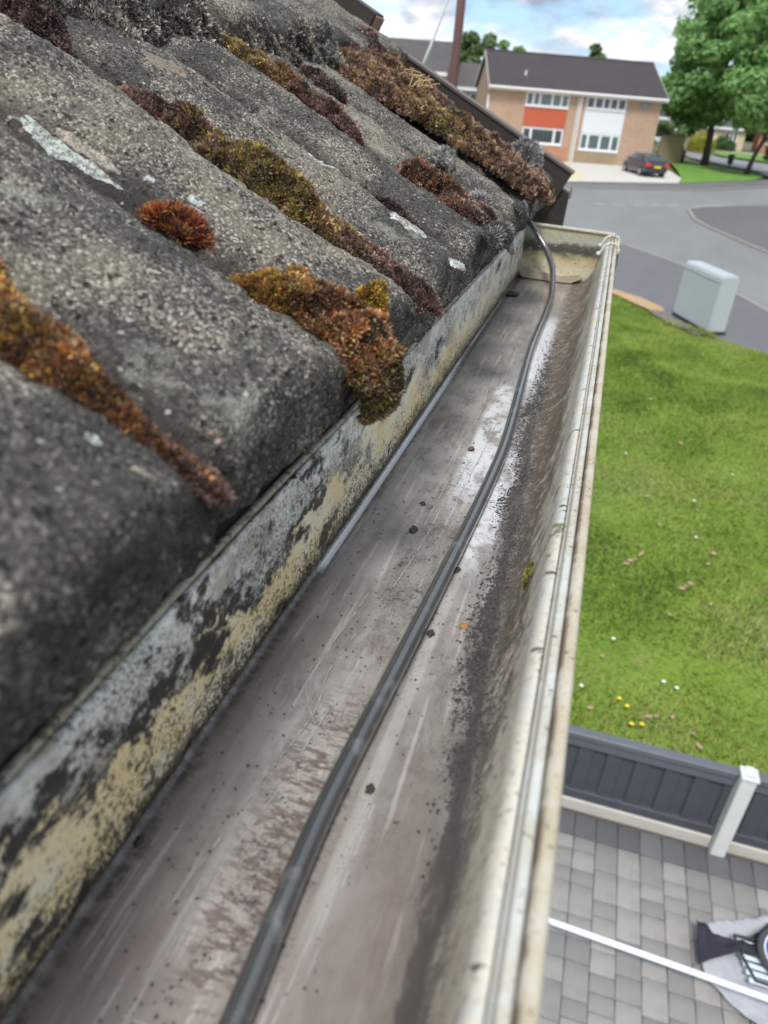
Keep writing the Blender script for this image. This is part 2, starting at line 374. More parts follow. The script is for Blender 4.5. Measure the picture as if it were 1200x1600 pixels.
for i, (x, y) in enumerate([(1.23, 5.57), (1.3, 5.6), (1.45, 5.65), (1.62, 5.5), (1.66, 5.35), (0.72, 5.5), (1.08, 8.3), (1.14, 8.35), (1.02, 8.2), (1.7, 7.98), (1.75, 8.05), (1.66, 7.9), (1.2, 8.5), (1.5, 7.3), (1.95, 7.7), (2.0, 8.6), (1.3, 10.2), (1.9, 12.5), (1.45, 9.4), (2.4, 15.5), (2.1, 8.9), (0.8, 6.3), (2.7, 18.4)]):
    if lf0 is None:
        b = MB(); vs = [b.bm.verts.new(p) for p in [(-.03, 0, 0), (-.01, .018, .006), (.02, .016, .002), (.04, 0, .012), (.018, -.018, .004), (-.012, -.015, .01)]]; b.bm.faces.new(vs)
        r = bmesh.ops.extrude_face_region(b.bm, geom=b.bm.faces[:])
        for v in [g for g in r['geom'] if isinstance(g, bmesh.types.BMVert)]: v.co.z -= 0.001
        lf0 = b.build('fallen_leaf', M_leaf); o = lf0
    else: o = lf0.copy(); COL.objects.link(o)
    o.location = (x, y, tz(y)+0.045); o.rotation_euler = (rng.uniform(-.3, .3), rng.uniform(-.3, .3), rng.uniform(0, 6)); s_ = rng.uniform(0.8, 1.6); o.scale = (s_, s_, s_)
    tag(o, 'brown dead leaf lying on the lawn strip right behind the grey fence' if y < 6 else ('brown dead leaf lying on the middle of the front lawn' if y < 10 else 'brown dead leaf on the far part of the lawn towards the cabinet'), 'leaf', 'dead leaves near the fence' if y < 6 else ('dead leaves in mid lawn' if y < 10 else 'dead leaves on the far lawn'))

# ================================================================== PAVED DRIVE, FENCE, THINGS BELOW THE GUTTER
M_sand = simple('jointing_sand', (0.15, 0.14, 0.12), 1.0, 0.3, 20)
drv = link('driveway', np_mesh('driveway', [(-0.6, 1.5, -4.86), (5.6, 1.5, -4.86), (5.6, 4.36, -4.86), (-0.6, 4.36, -4.86), (-0.6, 1.5, -4.812), (5.6, 1.5, -4.812), (5.6, 4.36, -4.812), (-0.6, 4.36, -4.812)],
    np.array([[3, 2, 1, 0], [4, 5, 6, 7], [0, 1, 5, 4], [1, 2, 6, 5], [2, 3, 7, 6], [3, 0, 4, 7]])), M_sand); drv['kind'] = 'structure'
def mat_paver(name, a, b, c3):
    t = NT(name); r = t.rnd()
    col = t.ramp(r, [(0.0, a), (0.45, b), (0.8, c3), (1.0, tuple(x*1.12 for x in c3))])
    f = t.noise(9, 5, rough=0.65); g = t.noise(220, 2)
    col = t.mix(t.mul(t.step(f, 0.45, 0.75), 0.35), col, tuple(x*0.6 for x in a)); col = t.mix(t.mul(g, 0.45), col, b)
    t.bump(g, 0.4, 0.002)
    return t.out(col, 0.85, 0.3)
M_pav = mat_paver('paver_grey', (0.19, 0.188, 0.185), (0.235, 0.23, 0.222), (0.285, 0.275, 0.26))
M_pavd = mat_paver('paver_charcoal', (0.085, 0.085, 0.095), (0.105, 0.105, 0.115), (0.13, 0.13, 0.14))
def paver_mesh(w, l, h=0.03):
    b = 0.006; x, y = w/2-0.0025, l/2-0.0025
    V = [(sx*x, sy*y, 0) for sx, sy in ((-1, -1), (1, -1), (1, 1), (-1, 1))] + [(sx*x, sy*y, h-b*0.7) for sx, sy in ((-1, -1), (1, -1), (1, 1), (-1, 1))] + [(sx*(x-b), sy*(y-b), h) for sx, sy in ((-1, -1), (1, -1), (1, 1), (-1, 1))]
    Fc = [[i, (i+1) % 4, 4+(i+1) % 4, 4+i] for i in range(4)] + [[4+i, 4+(i+1) % 4, 8+(i+1) % 4, 8+i] for i in range(4)] + [[8, 9, 10, 11]]
    return np_mesh('paver', V, np.array(Fc))
pm = {}
rp = random.Random(3); npv = 0
def put_paver(x, y, w, l, m):
    global npv
    key = (w, l, m.name)
    if key not in pm: pm[key] = paver_mesh(w, l); pm[key].materials.append(m)
    o = bpy.data.objects.new('paver', pm[key]); COL.objects.link(o); o.parent = drv
    o.location = (x, y, -4.828+rp.uniform(-0.0015, 0.0015)); o.rotation_euler = (rp.uniform(-.006, .006), rp.uniform(-.006, .006), rp.uniform(-.008, .008)); npv += 1
far_cols = []
for cx_ in range(17):
    x = 0.10+cx_*0.162; y = 4.095-0.0
    put_paver(x, 4.205, 0.162, 0.215, M_pavd)
    y0 = 4.095
    while y0 > 2.25:
        l = rp.choice([0.122, 0.162, 0.162, 0.242, 0.242]); put_paver(x, y0-l/2, 0.162, l, M_pav); y0 -= l
# remaining paving outside the view, joined
bmr = bmesh.new()
def add_flat(x, y, w, l):
    r = bmesh.ops.create_cube(bmr, size=1)
    for v in r['verts']: v.co = Vector((x+v.co.x*(w-.006), y+v.co.y*(l-.006), -4.812+v.co.z*0.028))
for cx_ in list(range(-4, 0))+list(range(17, 33)):
    for k in range(10): add_flat(0.10+cx_*0.162, 4.2-0.2*k, 0.162, 0.2)
for cx_ in range(0, 17):
    for k in range(2): add_flat(0.10+cx_*0.162, 1.98-0.2*k, 0.162, 0.2)
me = bpy.data.meshes.new('paver'); bmr.to_mesh(me); bmr.free(); o = link('paver', me, M_pav, drv); o['kind'] = 'stuff'

# fence
M_slat = simple('slat_paint_grey', (0.060, 0.066, 0.082), 0.55, 0.25, 6); M_rail = simple('rail_paint_grey', (0.105, 0.115, 0.135), 0.45, 0.2, 5)
M_post = simple('post_white_paint', (0.60, 0.62, 0.60), 0.6, 0.1, 6); M_board = simple('gravel_board_concrete', (0.48, 0.46, 0.41), 0.9, 0.15, 6)
fence = empty('fence', (0, 4.39, -4.8), label='low dark grey slatted fence with white posts between paving and lawn', cat='fence')
fr = random.Random(5)
slat_me = None
for k in range(48):
    x = -0.62+k*0.104
    if slat_me is None:
        o = MB().box(-0.0545, 0.0545, -0.006, 0.006, 0.10, 0.715, bev=0.003).build('slat', M_slat, fence); slat_me = o.data
    else: o = bpy.data.objects.new('slat', slat_me); COL.objects.link(o); o.parent = fence
    o.location = (x, 0.018*(k % 2)-0.009, 0); o.rotation_euler = (0, 0, fr.uniform(0.03, 0.07))
for x0, x1 in ((-0.68, 1.66), (1.775, 4.3)):
    MB().box(x0, x1, -0.045, 0.035, 0.72, 0.775, bev=0.006).build('top_rail', M_rail, fence)
    MB().box(x0, x1, -0.032, -0.012, 0.64, 0.718, bev=0.004).build('rail', M_rail, fence)
    MB().box(x0, x1, -0.030, 0.012, 0.10, 0.185, bev=0.004).build('rail', M_slat, fence)
    MB().box(x0, x1, -0.045, 0.012, -0.02, 0.095, bev=0.005).build('gravel_board', M_board, fence)
post = None
for x in (-0.73, 1.717, 4.35):
    if post is None:
        post = MB().box(-0.052, 0.052, -0.11, 0.0, -0.02, 0.80, bev=0.008).build('post', M_post, fence)
        cap = MB(); cap.box(-0.060, 0.060, -0.118, 0.008, 0.80, 0.826, bev=0.004)
        cap.prism([(-0.05, 0.826), (0.05, 0.826), (0.02, 0.848), (-0.02, 0.848)], -0.10, -0.01); cap.build('post_cap', M_post, post); post.location = (x, -0.005, 0)
    else:
        o = post.copy(); COL.objects.link(o); o.parent = fence; o.location = (x, -0.005, 0)
        for ch in post.children: c = ch.copy(); COL.objects.link(c); c.parent = o

# utility cabinet on the pavement edge
M_cab = simple('cabinet_paint', (0.43, 0.465, 0.49), 0.5, 0.06, 2); M_dark = simple('dark_rubber', (0.03, 0.03, 0.033), 0.6)
ca = math.atan2(20.62-22.56, 3.0-2.15); Lc = math.hypot(20.62-22.56, 3.0-2.15)
cab = empty('utility_cabinet', (2.15, 22.56, -4.8), 0, label='pale blue grey utility cabinet standing where the lawn meets the pavement', cat='cabinet')
cab.location = (3.0, 20.62, -4.8); cab.rotation_euler = (0, 0, R(-66.3))
b = MB(); b.box(-1.93, 0.02, -0.02, 0.50, 0.0, 0.05); b.build('plinth', M_dark, cab)
b = MB(); b.prism([(0.0, 0.045), (0.48, 0.045), (0.48, 1.36), (0.45, 1.45), (0.06, 1.45), (0.0, 1.40)], -1.95, 0.0, axis='x')
bmesh.ops.bevel(b.bm, geom=b.bm.edges[:], offset=0.03, segments=3, affect='EDGES'); b.build('shell', M_cab, cab)
for x0, x1 in ((-1.88, -1.29), (-1.28, -0.68), (-0.67, -0.07)):
    MB().box(x0, x1, 0.4803, 0.492, 0.14, 1.30, bev=0.004).build('door', M_cab, cab)
    MB().box(x1-0.07, x1-0.05, 0.492, 0.51, 0.68, 0.80, bev=0.004).build('handle', M_dark, cab)
MB().box(-1.90, -0.05, -0.012, -0.0003, 1.27, 1.30, bev=0.003).build('drip_strip', M_cab, cab)

# sandy strip and worn earth by the cabinet
M_sandy = simple('orange_sand', (0.40, 0.27, 0.15), 1.0, 0.2, 6); M_earth = simple('worn_earth', (0.16, 0.14, 0.12), 1.0, 0.3, 5)
o = drape('sand_strip', [(0.35, 24.5), (0.62, 24.45), (1.36, 23.85), (1.95, 22.9), (2.0, 22.35), (1.6, 22.3), (1.15, 22.95), (0.7, 23.7), (0.3, 24.15)], 0.05, M_sandy)
o = drape('bare_earth', [(1.55, 22.25), (2.0, 22.3), (2.3, 21.5), (3.0, 20.3), (2.65, 20.2), (2.1, 21.0), (1.7, 21.8)], 0.05, M_earth)
# dead-grass tufts at the cabinet foot
g = blades('foot_weeds', 700, [(1.95, 21.15), (3.15, 20.35), (3.1, 20.15), (1.9, 20.95)], 0.06, 0.20, gcols, 0.0, 0.015)
tag(link('weeds', g, M_blade), 'weeds growing along the foot of the pale utility cabinet', 'weeds', kind='stuff')

# long aluminium pole lying over the paving
M_alu = simple('pole_aluminium', (0.62, 0.72, 0.76), 0.28, 0.06, 3, metal=0.25); M_aluw = simple('pole_joint', (0.8, 0.86, 0.88), 0.4, 0.05, 3)
pole = empty('long_pole', (0, 0, 0), label='long pale aluminium pole lying across the block paving', cat='pole')
A, B = Vector((-1.3, 3.31, -4.62)), Vector((3.2, 3.12, -4.66))
MB().tube([A, B], 0.020, 12).build('tube', M_aluw, pole, smooth=True)
for e_, f_ in ((A, B), (B, A)): MB().tube([e_, e_.lerp(f_, .015)], 0.022, 12).build('end_cap', M_dark, pole)

# grey dust sheet
M_sheet = NT('dust_sheet_fabric'); f_ = M_sheet.noise(7, 5, rough=0.6)
M_sheet.bump(M_sheet.noise(12, 4), 0.6, 0.03); M_sheet = M_sheet.out(M_sheet.mix(f_, (0.30, 0.31, 0.34), (0.44, 0.45, 0.49)), 0.9, 0.2)
def cloth(name, outline, z, amp, m, label, cat, seed, n=34):
    xs, ys = [p[0] for p in outline], [p[1] for p in outline]
    bm = bmesh.new(); bm.faces.new([bm.verts.new((x, y, 0)) for x, y in outline])
    for k in range(1, n):
        bmesh.ops.bisect_plane(bm, geom=bm.verts[:]+bm.edges[:]+bm.faces[:], plane_co=(min(xs)+(max(xs)-min(xs))*k/n, 0, 0), plane_no=(1, 0, 0))
        bmesh.ops.bisect_plane(bm, geom=bm.verts[:]+bm.edges[:]+bm.faces[:], plane_co=(0, min(ys)+(max(ys)-min(ys))*k/n, 0), plane_no=(0, 1, 0))
    P = np.array([v.co[:] for v in bm.verts]); h = fbm(P*np.array([5, 9, 1])+seed, 3, seed)+np.abs(vnoise(P*np.array([11, 4, 1]), seed+3))*0.8
    for v, hh in zip(bm.verts, h): v.co.z = z+amp*max(-0.2, hh)
    r = bmesh.ops.extrude_face_region(bm, geom=bm.faces[:])
    for v in [g for g in r['geom'] if isinstance(g, bmesh.types.BMVert)]: v.co.z += 0.004
    bmesh.ops.recalc_face_normals(bm, faces=bm.faces)
    me = bpy.data.meshes.new(name); bm.to_mesh(me); bm.free()
    return tag(link(name, me, m, smooth=True), label, cat)
cloth('dust_sheet', [(1.50, 3.58), (1.58, 3.66), (1.74, 3.74), (2.0, 3.84), (2.3, 3.9), (2.55, 3.6), (2.5, 3.1), (2.2, 2.85), (1.95, 2.95), (1.78, 3.08), (1.62, 3.2), (1.53, 3.3)], -4.775, 0.028, M_sheet, 'crumpled pale grey dust sheet spread on the block paving', 'sheet', 4)
M_bag = NT('black_bag_fabric'); M_bag.bump(M_bag.noise(25, 3), 0.5, 0.01); M_bag = M_bag.out(M_bag.mix(M_bag.noise(6, 3), (0.012, 0.012, 0.018), (0.035, 0.035, 0.05)), 0.75, 0.3)
cloth('open_bag', [(1.475, 3.585), (1.56, 3.575), (1.64, 3.535), (1.72, 3.52), (1.80, 3.56), (1.88, 3.63), (1.96, 3.73), (2.04, 3.76), (2.05, 3.62), (1.95, 3.52), (1.86, 3.455), (1.74, 3.445), (1.66, 3.42), (1.57, 3.365), (1.485, 3.30)], -4.70, 0.05, M_bag, 'black fabric flap bag lying open on the grey dust sheet', 'bag', 9)

# wheeled trolley lying on its side, cut by the frame edge
M_tyre = simple('tyre_rubber', (0.045, 0.05, 0.055), 0.7, 0.2, 20); M_bluer = simple('blue_plastic', (0.03, 0.06, 0.42), 0.35, 0.1); M_silver = simple('pale_silver_plastic', (0.55, 0.58, 0.66), 0.35, 0.1)
M_rib = simple('white_rib_plastic', (0.58, 0.68, 0.74), 0.4, 0.08)
tr = empty('hand_trolley', (1.99, 3.45, -4.62), label='folded hand trolley lying on the dust sheet, black tyre with blue ring', cat='trolley')
wh = bpy.data.objects.new('wheel', None); COL.objects.link(wh); wh.parent = tr; wh.rotation_euler = (R(12), R(-8), 0); wh.location = (0.02, 0.03, 0.02)
def ring(name, R0, r0, m, par, z=0.0, flat=1.0, seg=40):
    b = MB(); rings = []
    for i in range(seg):
        a = 2*math.pi*i/seg
        rings.append([b.bm.verts.new(((R0+r0*math.cos(t))*math.cos(a), (R0+r0*math.cos(t))*math.sin(a), z+flat*r0*math.sin(t))) for t in [2*math.pi*k/10 for k in range(10)]])
    for i in range(seg):
        for k in range(10): b.bm.faces.new((rings[i][k], rings[i][(k+1) % 10], rings[(i+1) % seg][(k+1) % 10], rings[(i+1) % seg][k]))
    return b.build(name, m, par, smooth=True)
ring('tyre', 0.155, 0.020, M_tyre, wh, 0, 1.3); ring('rim', 0.128, 0.008, M_silver, wh, 0.012); ring('blue_ring', 0.113, 0.008, M_bluer, wh, 0.014)
b = MB(); bmesh.ops.create_cone(b.bm, cap_ends=True, segments=28, radius1=0.106, radius2=0.09, depth=0.03); b.build('hub_disc', M_silver, wh)
b = MB(); bmesh.ops.create_cone(b.bm, cap_ends=True, segments=20, radius1=0.04, radius2=0.034, depth=0.07); b.build('hub', M_bluer, wh)
for k in range(6): MB().box(-0.265+0.012*k, 0.16, 0.075-0.05*k, 0.104-0.05*k, -0.075, -0.062, bev=0.004).build('rib', M_rib, tr)
MB().tube([(-0.27, 0.11, -0.05), (-0.235, -0.02, -0.05), (-0.17, -0.165, -0.05), (-0.02, -0.17, -0.05), (0.2, -0.2, -0.05)], 0.0095, 8).build('frame_bar', M_dark, tr)
MB().tube([(-0.27, 0.11, -0.05), (0.2, 0.14, -0.05)], 0.0095, 8).build('frame_bar', M_dark, tr)

# ================================================================== HOUSES AND STREET BEYOND
def mat_brick(name, a, b, mortar=(0.32, 0.28, 0.23), sc=1.0):
    t = NT(name); x = t.n('ShaderNodeTexBrick'); v = t.sep(); cb = t.n('ShaderNodeCombineXYZ')
    t.put(cb.inputs[0], t.add(v[0], v[1])); t.put(cb.inputs[1], v[2]); t.put(x.inputs['Vector'], cb.outputs[0])
    x.inputs['Scale'].default_value = 1/sc; x.inputs['Color1'].default_value = (*a, 1); x.inputs['Color2'].default_value = (*b, 1); x.inputs['Mortar'].default_value = (*mortar, 1)
    x.inputs['Brick Width'].default_value = 0.225; x.inputs['Row Height'].default_value = 0.075; x.inputs['Mortar Size'].default_value = 0.008; x.inputs['Bias'].default_value = 0.0
    c = t.mix(t.mul(t.step(t.noise(0.7, 5), 0.4, 0.7), 0.4), x.outputs['Color'], tuple(k*0.75 for k in a))
    c = t.mix(t.mul(t.noise(3.5, 5, rough=0.7), 0.5), c, b)
    return t.out(c, 0.9, 0.2)
M_brick = mat_brick('buff_brick', (0.40, 0.25, 0.175), (0.50, 0.345, 0.25)); M_brickr = mat_brick('red_brick', (0.44, 0.19, 0.11), (0.50, 0.24, 0.14)); M_redtile = mat_brick('red_hung_tile', (0.48, 0.115, 0.065), (0.55, 0.14, 0.08), (0.30, 0.07, 0.045))
M_brickd = mat_brick('yellowish_brick', (0.30, 0.22, 0.13), (0.37, 0.28, 0.17))
def mat_rooft(name, a):
    t = NT(name); w = t.n('ShaderNodeTexWave', wave_type='BANDS', bands_direction='Z'); t.put(w.inputs[0], t.P); w.inputs['Scale'].default_value = 2.6; w.inputs['Distortion'].default_value = 0.4
    c = t.mix(t.noise(1.2, 6, rough=0.7), tuple(k*0.7 for k in a), tuple(k*1.35 for k in a)); c = t.mix(t.mul(w.outputs['Fac'], 0.25), c, tuple(k*0.5 for k in a))
    return t.out(c, 0.85, 0.3)
M_roofd = mat_rooft('dark_roof_tile', (0.060, 0.052, 0.056)); M_roofg = mat_rooft('grey_roof_tile', (0.095, 0.088, 0.088))
M_upvc = simple('white_upvc', (0.78, 0.79, 0.80), 0.4, 0.04, 2); M_white = simple('white_cladding', (0.68, 0.71, 0.74), 0.5, 0.04, 2); M_cream = simple('cream_bargeboard', (0.60, 0.56, 0.50), 0.6, 0.06, 2)
t_ = NT('window_glass'); M_glass = t_.out(t_.mix(t_.noise(0.9, 3), (0.05, 0.075, 0.085), (0.16, 0.22, 0.23)), 0.08, 0.8)
t_ = NT('window_glass_dark'); M_glassd = t_.out(t_.mix(t_.noise(1.3, 3), (0.02, 0.03, 0.035), (0.07, 0.09, 0.10)), 0.08, 0.8)
def window(par, x0, x1, z0, z1, panes, glass=M_glass, y=0.0, dummy=0.055):
    """frame with mullions (panes = widths share, negative share = blank panel with a small light), glass one by one"""
    b = MB(); f = 0.075; ya, yb = y-0.05, y+0.06
    b.box(x0, x1, ya, yb, z0, z0+f); b.box(x0, x1, ya, yb, z1-f, z1); b.box(x0, x0+f, ya, yb, z0+f, z1-f); b.box(x1-f, x1, ya, yb, z0+f, z1-f)
    tot = sum(panes); xx = x0+f; w = x1-x0-2*f; sp = []
    for i, p in enumerate(panes):
        xe = xx+w*p/tot; sp.append((xx, xe))
        if i < len(panes)-1: b.box(xe-0.045, xe+0.045, ya-0.004, yb, z0+f, z1-f)
        xx = xe
    fr_ = b.build('window', M_upvc, par)
    MB().box(x0-0.06, x1+0.06, y-0.10, y+0.02, z0-0.07, z0-0.003, bev=0.01).build('sill', M_upvc, fr_)
    for i, (a, c) in enumerate(sp):
        MB().box(a-0.0 if i == 0 else a+0.045, c if i == len(sp)-1 else c-0.045, y+0.0, y+0.012, z0+f, z1-f).build('pane', glass, fr_)
        fw = 0.04; a2 = (a if i == 0 else a+0.045)+0.002; c2 = (c if i == len(sp)-1 else c-0.045)-0.002
        bb = MB(); bb.box(a2, a2+fw, y-0.03, y-0.002, z0+f, z1-f); bb.box(c2-fw, c2, y-0.03, y-0.002, z0+f, z1-f); bb.box(a2+fw, c2-fw, y-0.03, y-0.002, z0+f, z0+f+fw); bb.box(a2+fw, c2-fw, y-0.03, y-0.002, z1-f-fw, z1-f)
        bb.build('sash', M_upvc, fr_)
    return fr_
TH = R(16)
house = empty('semi_detached_house', (-3.67, 66.31, -3.75), TH, label='two storey pair of brick semis with dark roof, red panel and white panel', cat='house')
x0, x1, D = -7.0, 6.1, 10.5
def wall_with_holes(par, x0, x1, z0, z1, holes, m, thick=0.3, name='wall'):
    xs = sorted({x0, x1, *[h[0] for h in holes], *[h[1] for h in holes]}); zs = sorted({z0, z1, *[h[2] for h in holes], *[h[3] for h in holes]})
    b = MB()
    for i in range(len(xs)-1):
        for j in range(len(zs)-1):
            cx, cz = (xs[i]+xs[i+1])/2, (zs[j]+zs[j+1])/2
            if any(h[0] < cx < h[1] and h[2] < cz < h[3] for h in holes): continue
            b.box(xs[i], xs[i+1], 0, thick, zs[j], zs[j+1])
    bmesh.ops.remove_doubles(b.bm, verts=b.bm.verts, dist=1e-4)
    return b.build(name, m, par)
holes = [(-4.27, -0.98, 1.12, 4.64), (0.33, 3.45, 0.95, 4.64)]
wall_with_holes(house, x0, x1, -0.4, 4.72, holes, M_brick)
b = MB(); gz = 4.72+2.35
b.prism([(0.3, -0.4), (D, -0.4), (D, 4.72), (D/2, gz), (0.3, 4.85)], x0, x0+0.3, axis='x'); b.build('gable_wall', M_brick, house)
b = MB(); b.prism([(0.3, -0.4), (D, -0.4), (D, 4.72), (D/2, gz), (0.3, 4.85)], x1-0.3, x1, axis='x'); b.build('gable_wall', M_brick, house)
MB().box(x0+0.3, x1-0.3, D-0.3, D, -0.4, 4.72).build('wall', M_brick, house)
MB().box(-4.27, -0.98, 0.02, 0.10, 2.27, 3.66).build('red_panel', M_redtile, house)
MB().box(0.33, 3.45, 0.02, 0.10, 2.14, 3.78).build('white_panel', M_white, house)
MB().box(-4.5, -0.5, -0.012, -0.002, 0.0, 1.02).build('brick_apron', M_brickr, house); MB().box(0.2, 3.4, -0.012, -0.002, 0.0, 0.86).build('brick_apron', M_brickd, house)
window(house, -4.27, -0.98, 3.68, 4.63, [0.16, 0.16, 0.3, 0.22, 0.16], M_glass, 0.05)
window(house, -4.22, -1.03, 1.14, 2.24, [0.2, 0.6, 0.2], M_glassd, 0.05)
window(house, 0.35, 3.43, 3.80, 4.63, [0.2, 0.22, 0.18, 0.2, 0.2], M_glassd, 0.05)
window(house, 0.35, 3.43, 0.97, 2.12, [0.18, 0.32, 0.3, 0.2], M_glass, 0.05)
# roof
def gable_roof(par, x0, x1, y0, y1, ze, zr, over, th, m, name='roof'):
    ym = (y0+y1)/2; sl_ = (zr-ze)/(ym-y0)
    b = MB(); b.prism([(y0-over, ze-over*sl_), (ym, zr), (y1+over, ze-over*sl_), (y1+over, ze-over*sl_+th), (ym, zr+th), (y0-over, ze-over*sl_+th)], x0, x1, axis='x')
    return b.build(name, m, par)
rf = gable_roof(house, x0-0.2, x1+0.3, 0, D, 4.86, gz+0.12, 0.35, 0.12, M_roofd)
MB().tube([(x0-0.2, D/2, gz+0.22), (x1+0.3, D/2, gz+0.22)], 0.11, 8).build('ridge', M_roofd, rf)
b = MB(); b.tube([(-4.3, 1.6, 5.5), (-4.3, 1.6, 6.0)], 0.07, 8); b.box(-4.42, -4.18, 1.45, 1.75, 5.5, 5.62); b.build('vent_pipe', M_upvc, rf)
MB().box(x0-0.2, x1+0.3, -0.40, -0.36, 4.56, 4.84).build('fascia', M_cream, house)
MB().box(x0-0.1, x1+0.2, -0.36, -0.0, 4.70, 4.72).build('soffit', M_cream, house)
MB().tube([(x0-0.2, -0.46, 4.74), (x1+0.3, -0.46, 4.74)], 0.06, 8).build('eaves_gutter', M_upvc, house)
for xx in (x0-0.23, x1+0.31):
    b = MB(); b.prism([(-0.42, 4.50), (D/2, gz+0.0), (D+0.42, 4.50), (D+0.42, 4.78), (D/2, gz+0.27), (-0.42, 4.78)], xx, xx+0.03, axis='x'); b.build('bargeboard', M_cream, house)
MB().tube([(-0.05, -0.1, 4.66), (-0.05, -0.1, 0.0)], 0.06, 8).build('downpipe', M_upvc, house)
MB().tube([(-0.24, -0.1, 4.5), (-0.24, -0.1, 0.0)], 0.045, 8).build('downpipe', M_upvc, house)
MB().tube([(x0-0.10, 0.1, 4.2), (x0-0.10, 0.1, 0.0)], 0.09, 8).build('downpipe', M_upvc, house)
MB().box(4.55, 4.95, -0.16, -0.01, 4.10, 4.48, bev=0.02).build('alarm_box', simple('alarm_box_grey', (0.22, 0.25, 0.33)), house)

# neighbours to the left, seen over the verge
M_whw = simple('white_render', (0.68, 0.70, 0.72), 0.7)
def small_house(loc, rz, w, d, he, hr, wallm, roofm, label, cat='house', wins=()):
    h = empty('brick_house', loc, rz, label=label, cat=cat)
    MB().box(0, w, 0, d, -0.6, he).build('wall', wallm, h)
    for xx in (0.001, w-0.301):
        b = MB(); b.prism([(0.0, he), (d, he), (d/2, hr)], xx, xx+0.3, axis='x'); b.build('gable_wall', wallm, h)
    r_ = gable_roof(h, -0.25, w+0.25, 0, d, he+0.08, hr+0.1, 0.35, 0.12, roofm)
    MB().box(-0.25, w+0.25, -0.42, -0.38, he-0.28, he+0.02).build('fascia', M_upvc, h)
    for (a, c, z0_, z1_) in wins: window(h, a, c, z0_, z1_, [1, 1, 1], M_glassd, -0.07)
    return h
small_house((-16.6, 82, -3.6), R(6), 6.0, 9, 4.6, 6.6, M_brickr, M_roofg, 'lower brick house with white windows peeping behind the reddish pole', wins=[(0.5, 3.0, 3.0, 4.2), (3.8, 5.4, 3.0, 4.2)])
h2 = small_house((-29.5, 78, -3.6), R(4), 12.3, 9, 5.6, 8.1, M_brick, M_roofg, 'long grey roofed house at far left beyond the verge', wins=[(1, 3.2, 3.6, 4.8), (8, 10.5, 3.6, 4.8)])

# garden wall beside the house
gw = empty('garden_wall', (3.1, 76.2, -3.62), R(40), label='buff brick garden wall between the house and the green', cat='wall')
MB().box(0, 2.6, 0, 0.25, -0.3, 2.05).build('brickwork', M_brickd, gw); MB().box(-0.03, 2.63, -0.03, 0.28, 2.05, 2.13).build('coping', M_kerb, gw)

# far terrace and low houses beyond the trees
M_tan = simple('tan_render', (0.62, 0.50, 0.34), 0.85)
small_house((9.6, 128, -3.45), R(-4), 6.6, 8, 2.6, 4.9, M_tan, M_roofg, 'tan rendered bungalow far down the street behind the trees', wins=[(1, 2.6, 0.9, 2.2), (4, 5.6, 0.9, 2.2)])
small_house((18.0, 127, -3.45), R(-3), 12, 8, 2.6, 5.2, M_brickr, M_roofd, 'red brick bungalow far down the street at the right edge', wins=[(1, 3, 0.9, 2.2), (5, 7, 0.9, 2.2), (9, 11, 0.9, 2.2)])
small_house((-2.5, 136, -3.45), R(2), 10, 8, 3.2, 5.6, M_whw, M_roofg, 'white fronted house at the end of the street behind parked cars', wins=[(6, 8.6, 1.0, 2.3)])
small_house((32.0, 118, -3.45), R(-12), 12, 8, 4.8, 7.2, M_brick, M_roofd, 'buff brick house beyond the right edge of the green', wins=[(1, 3, 0.9, 2.2)])

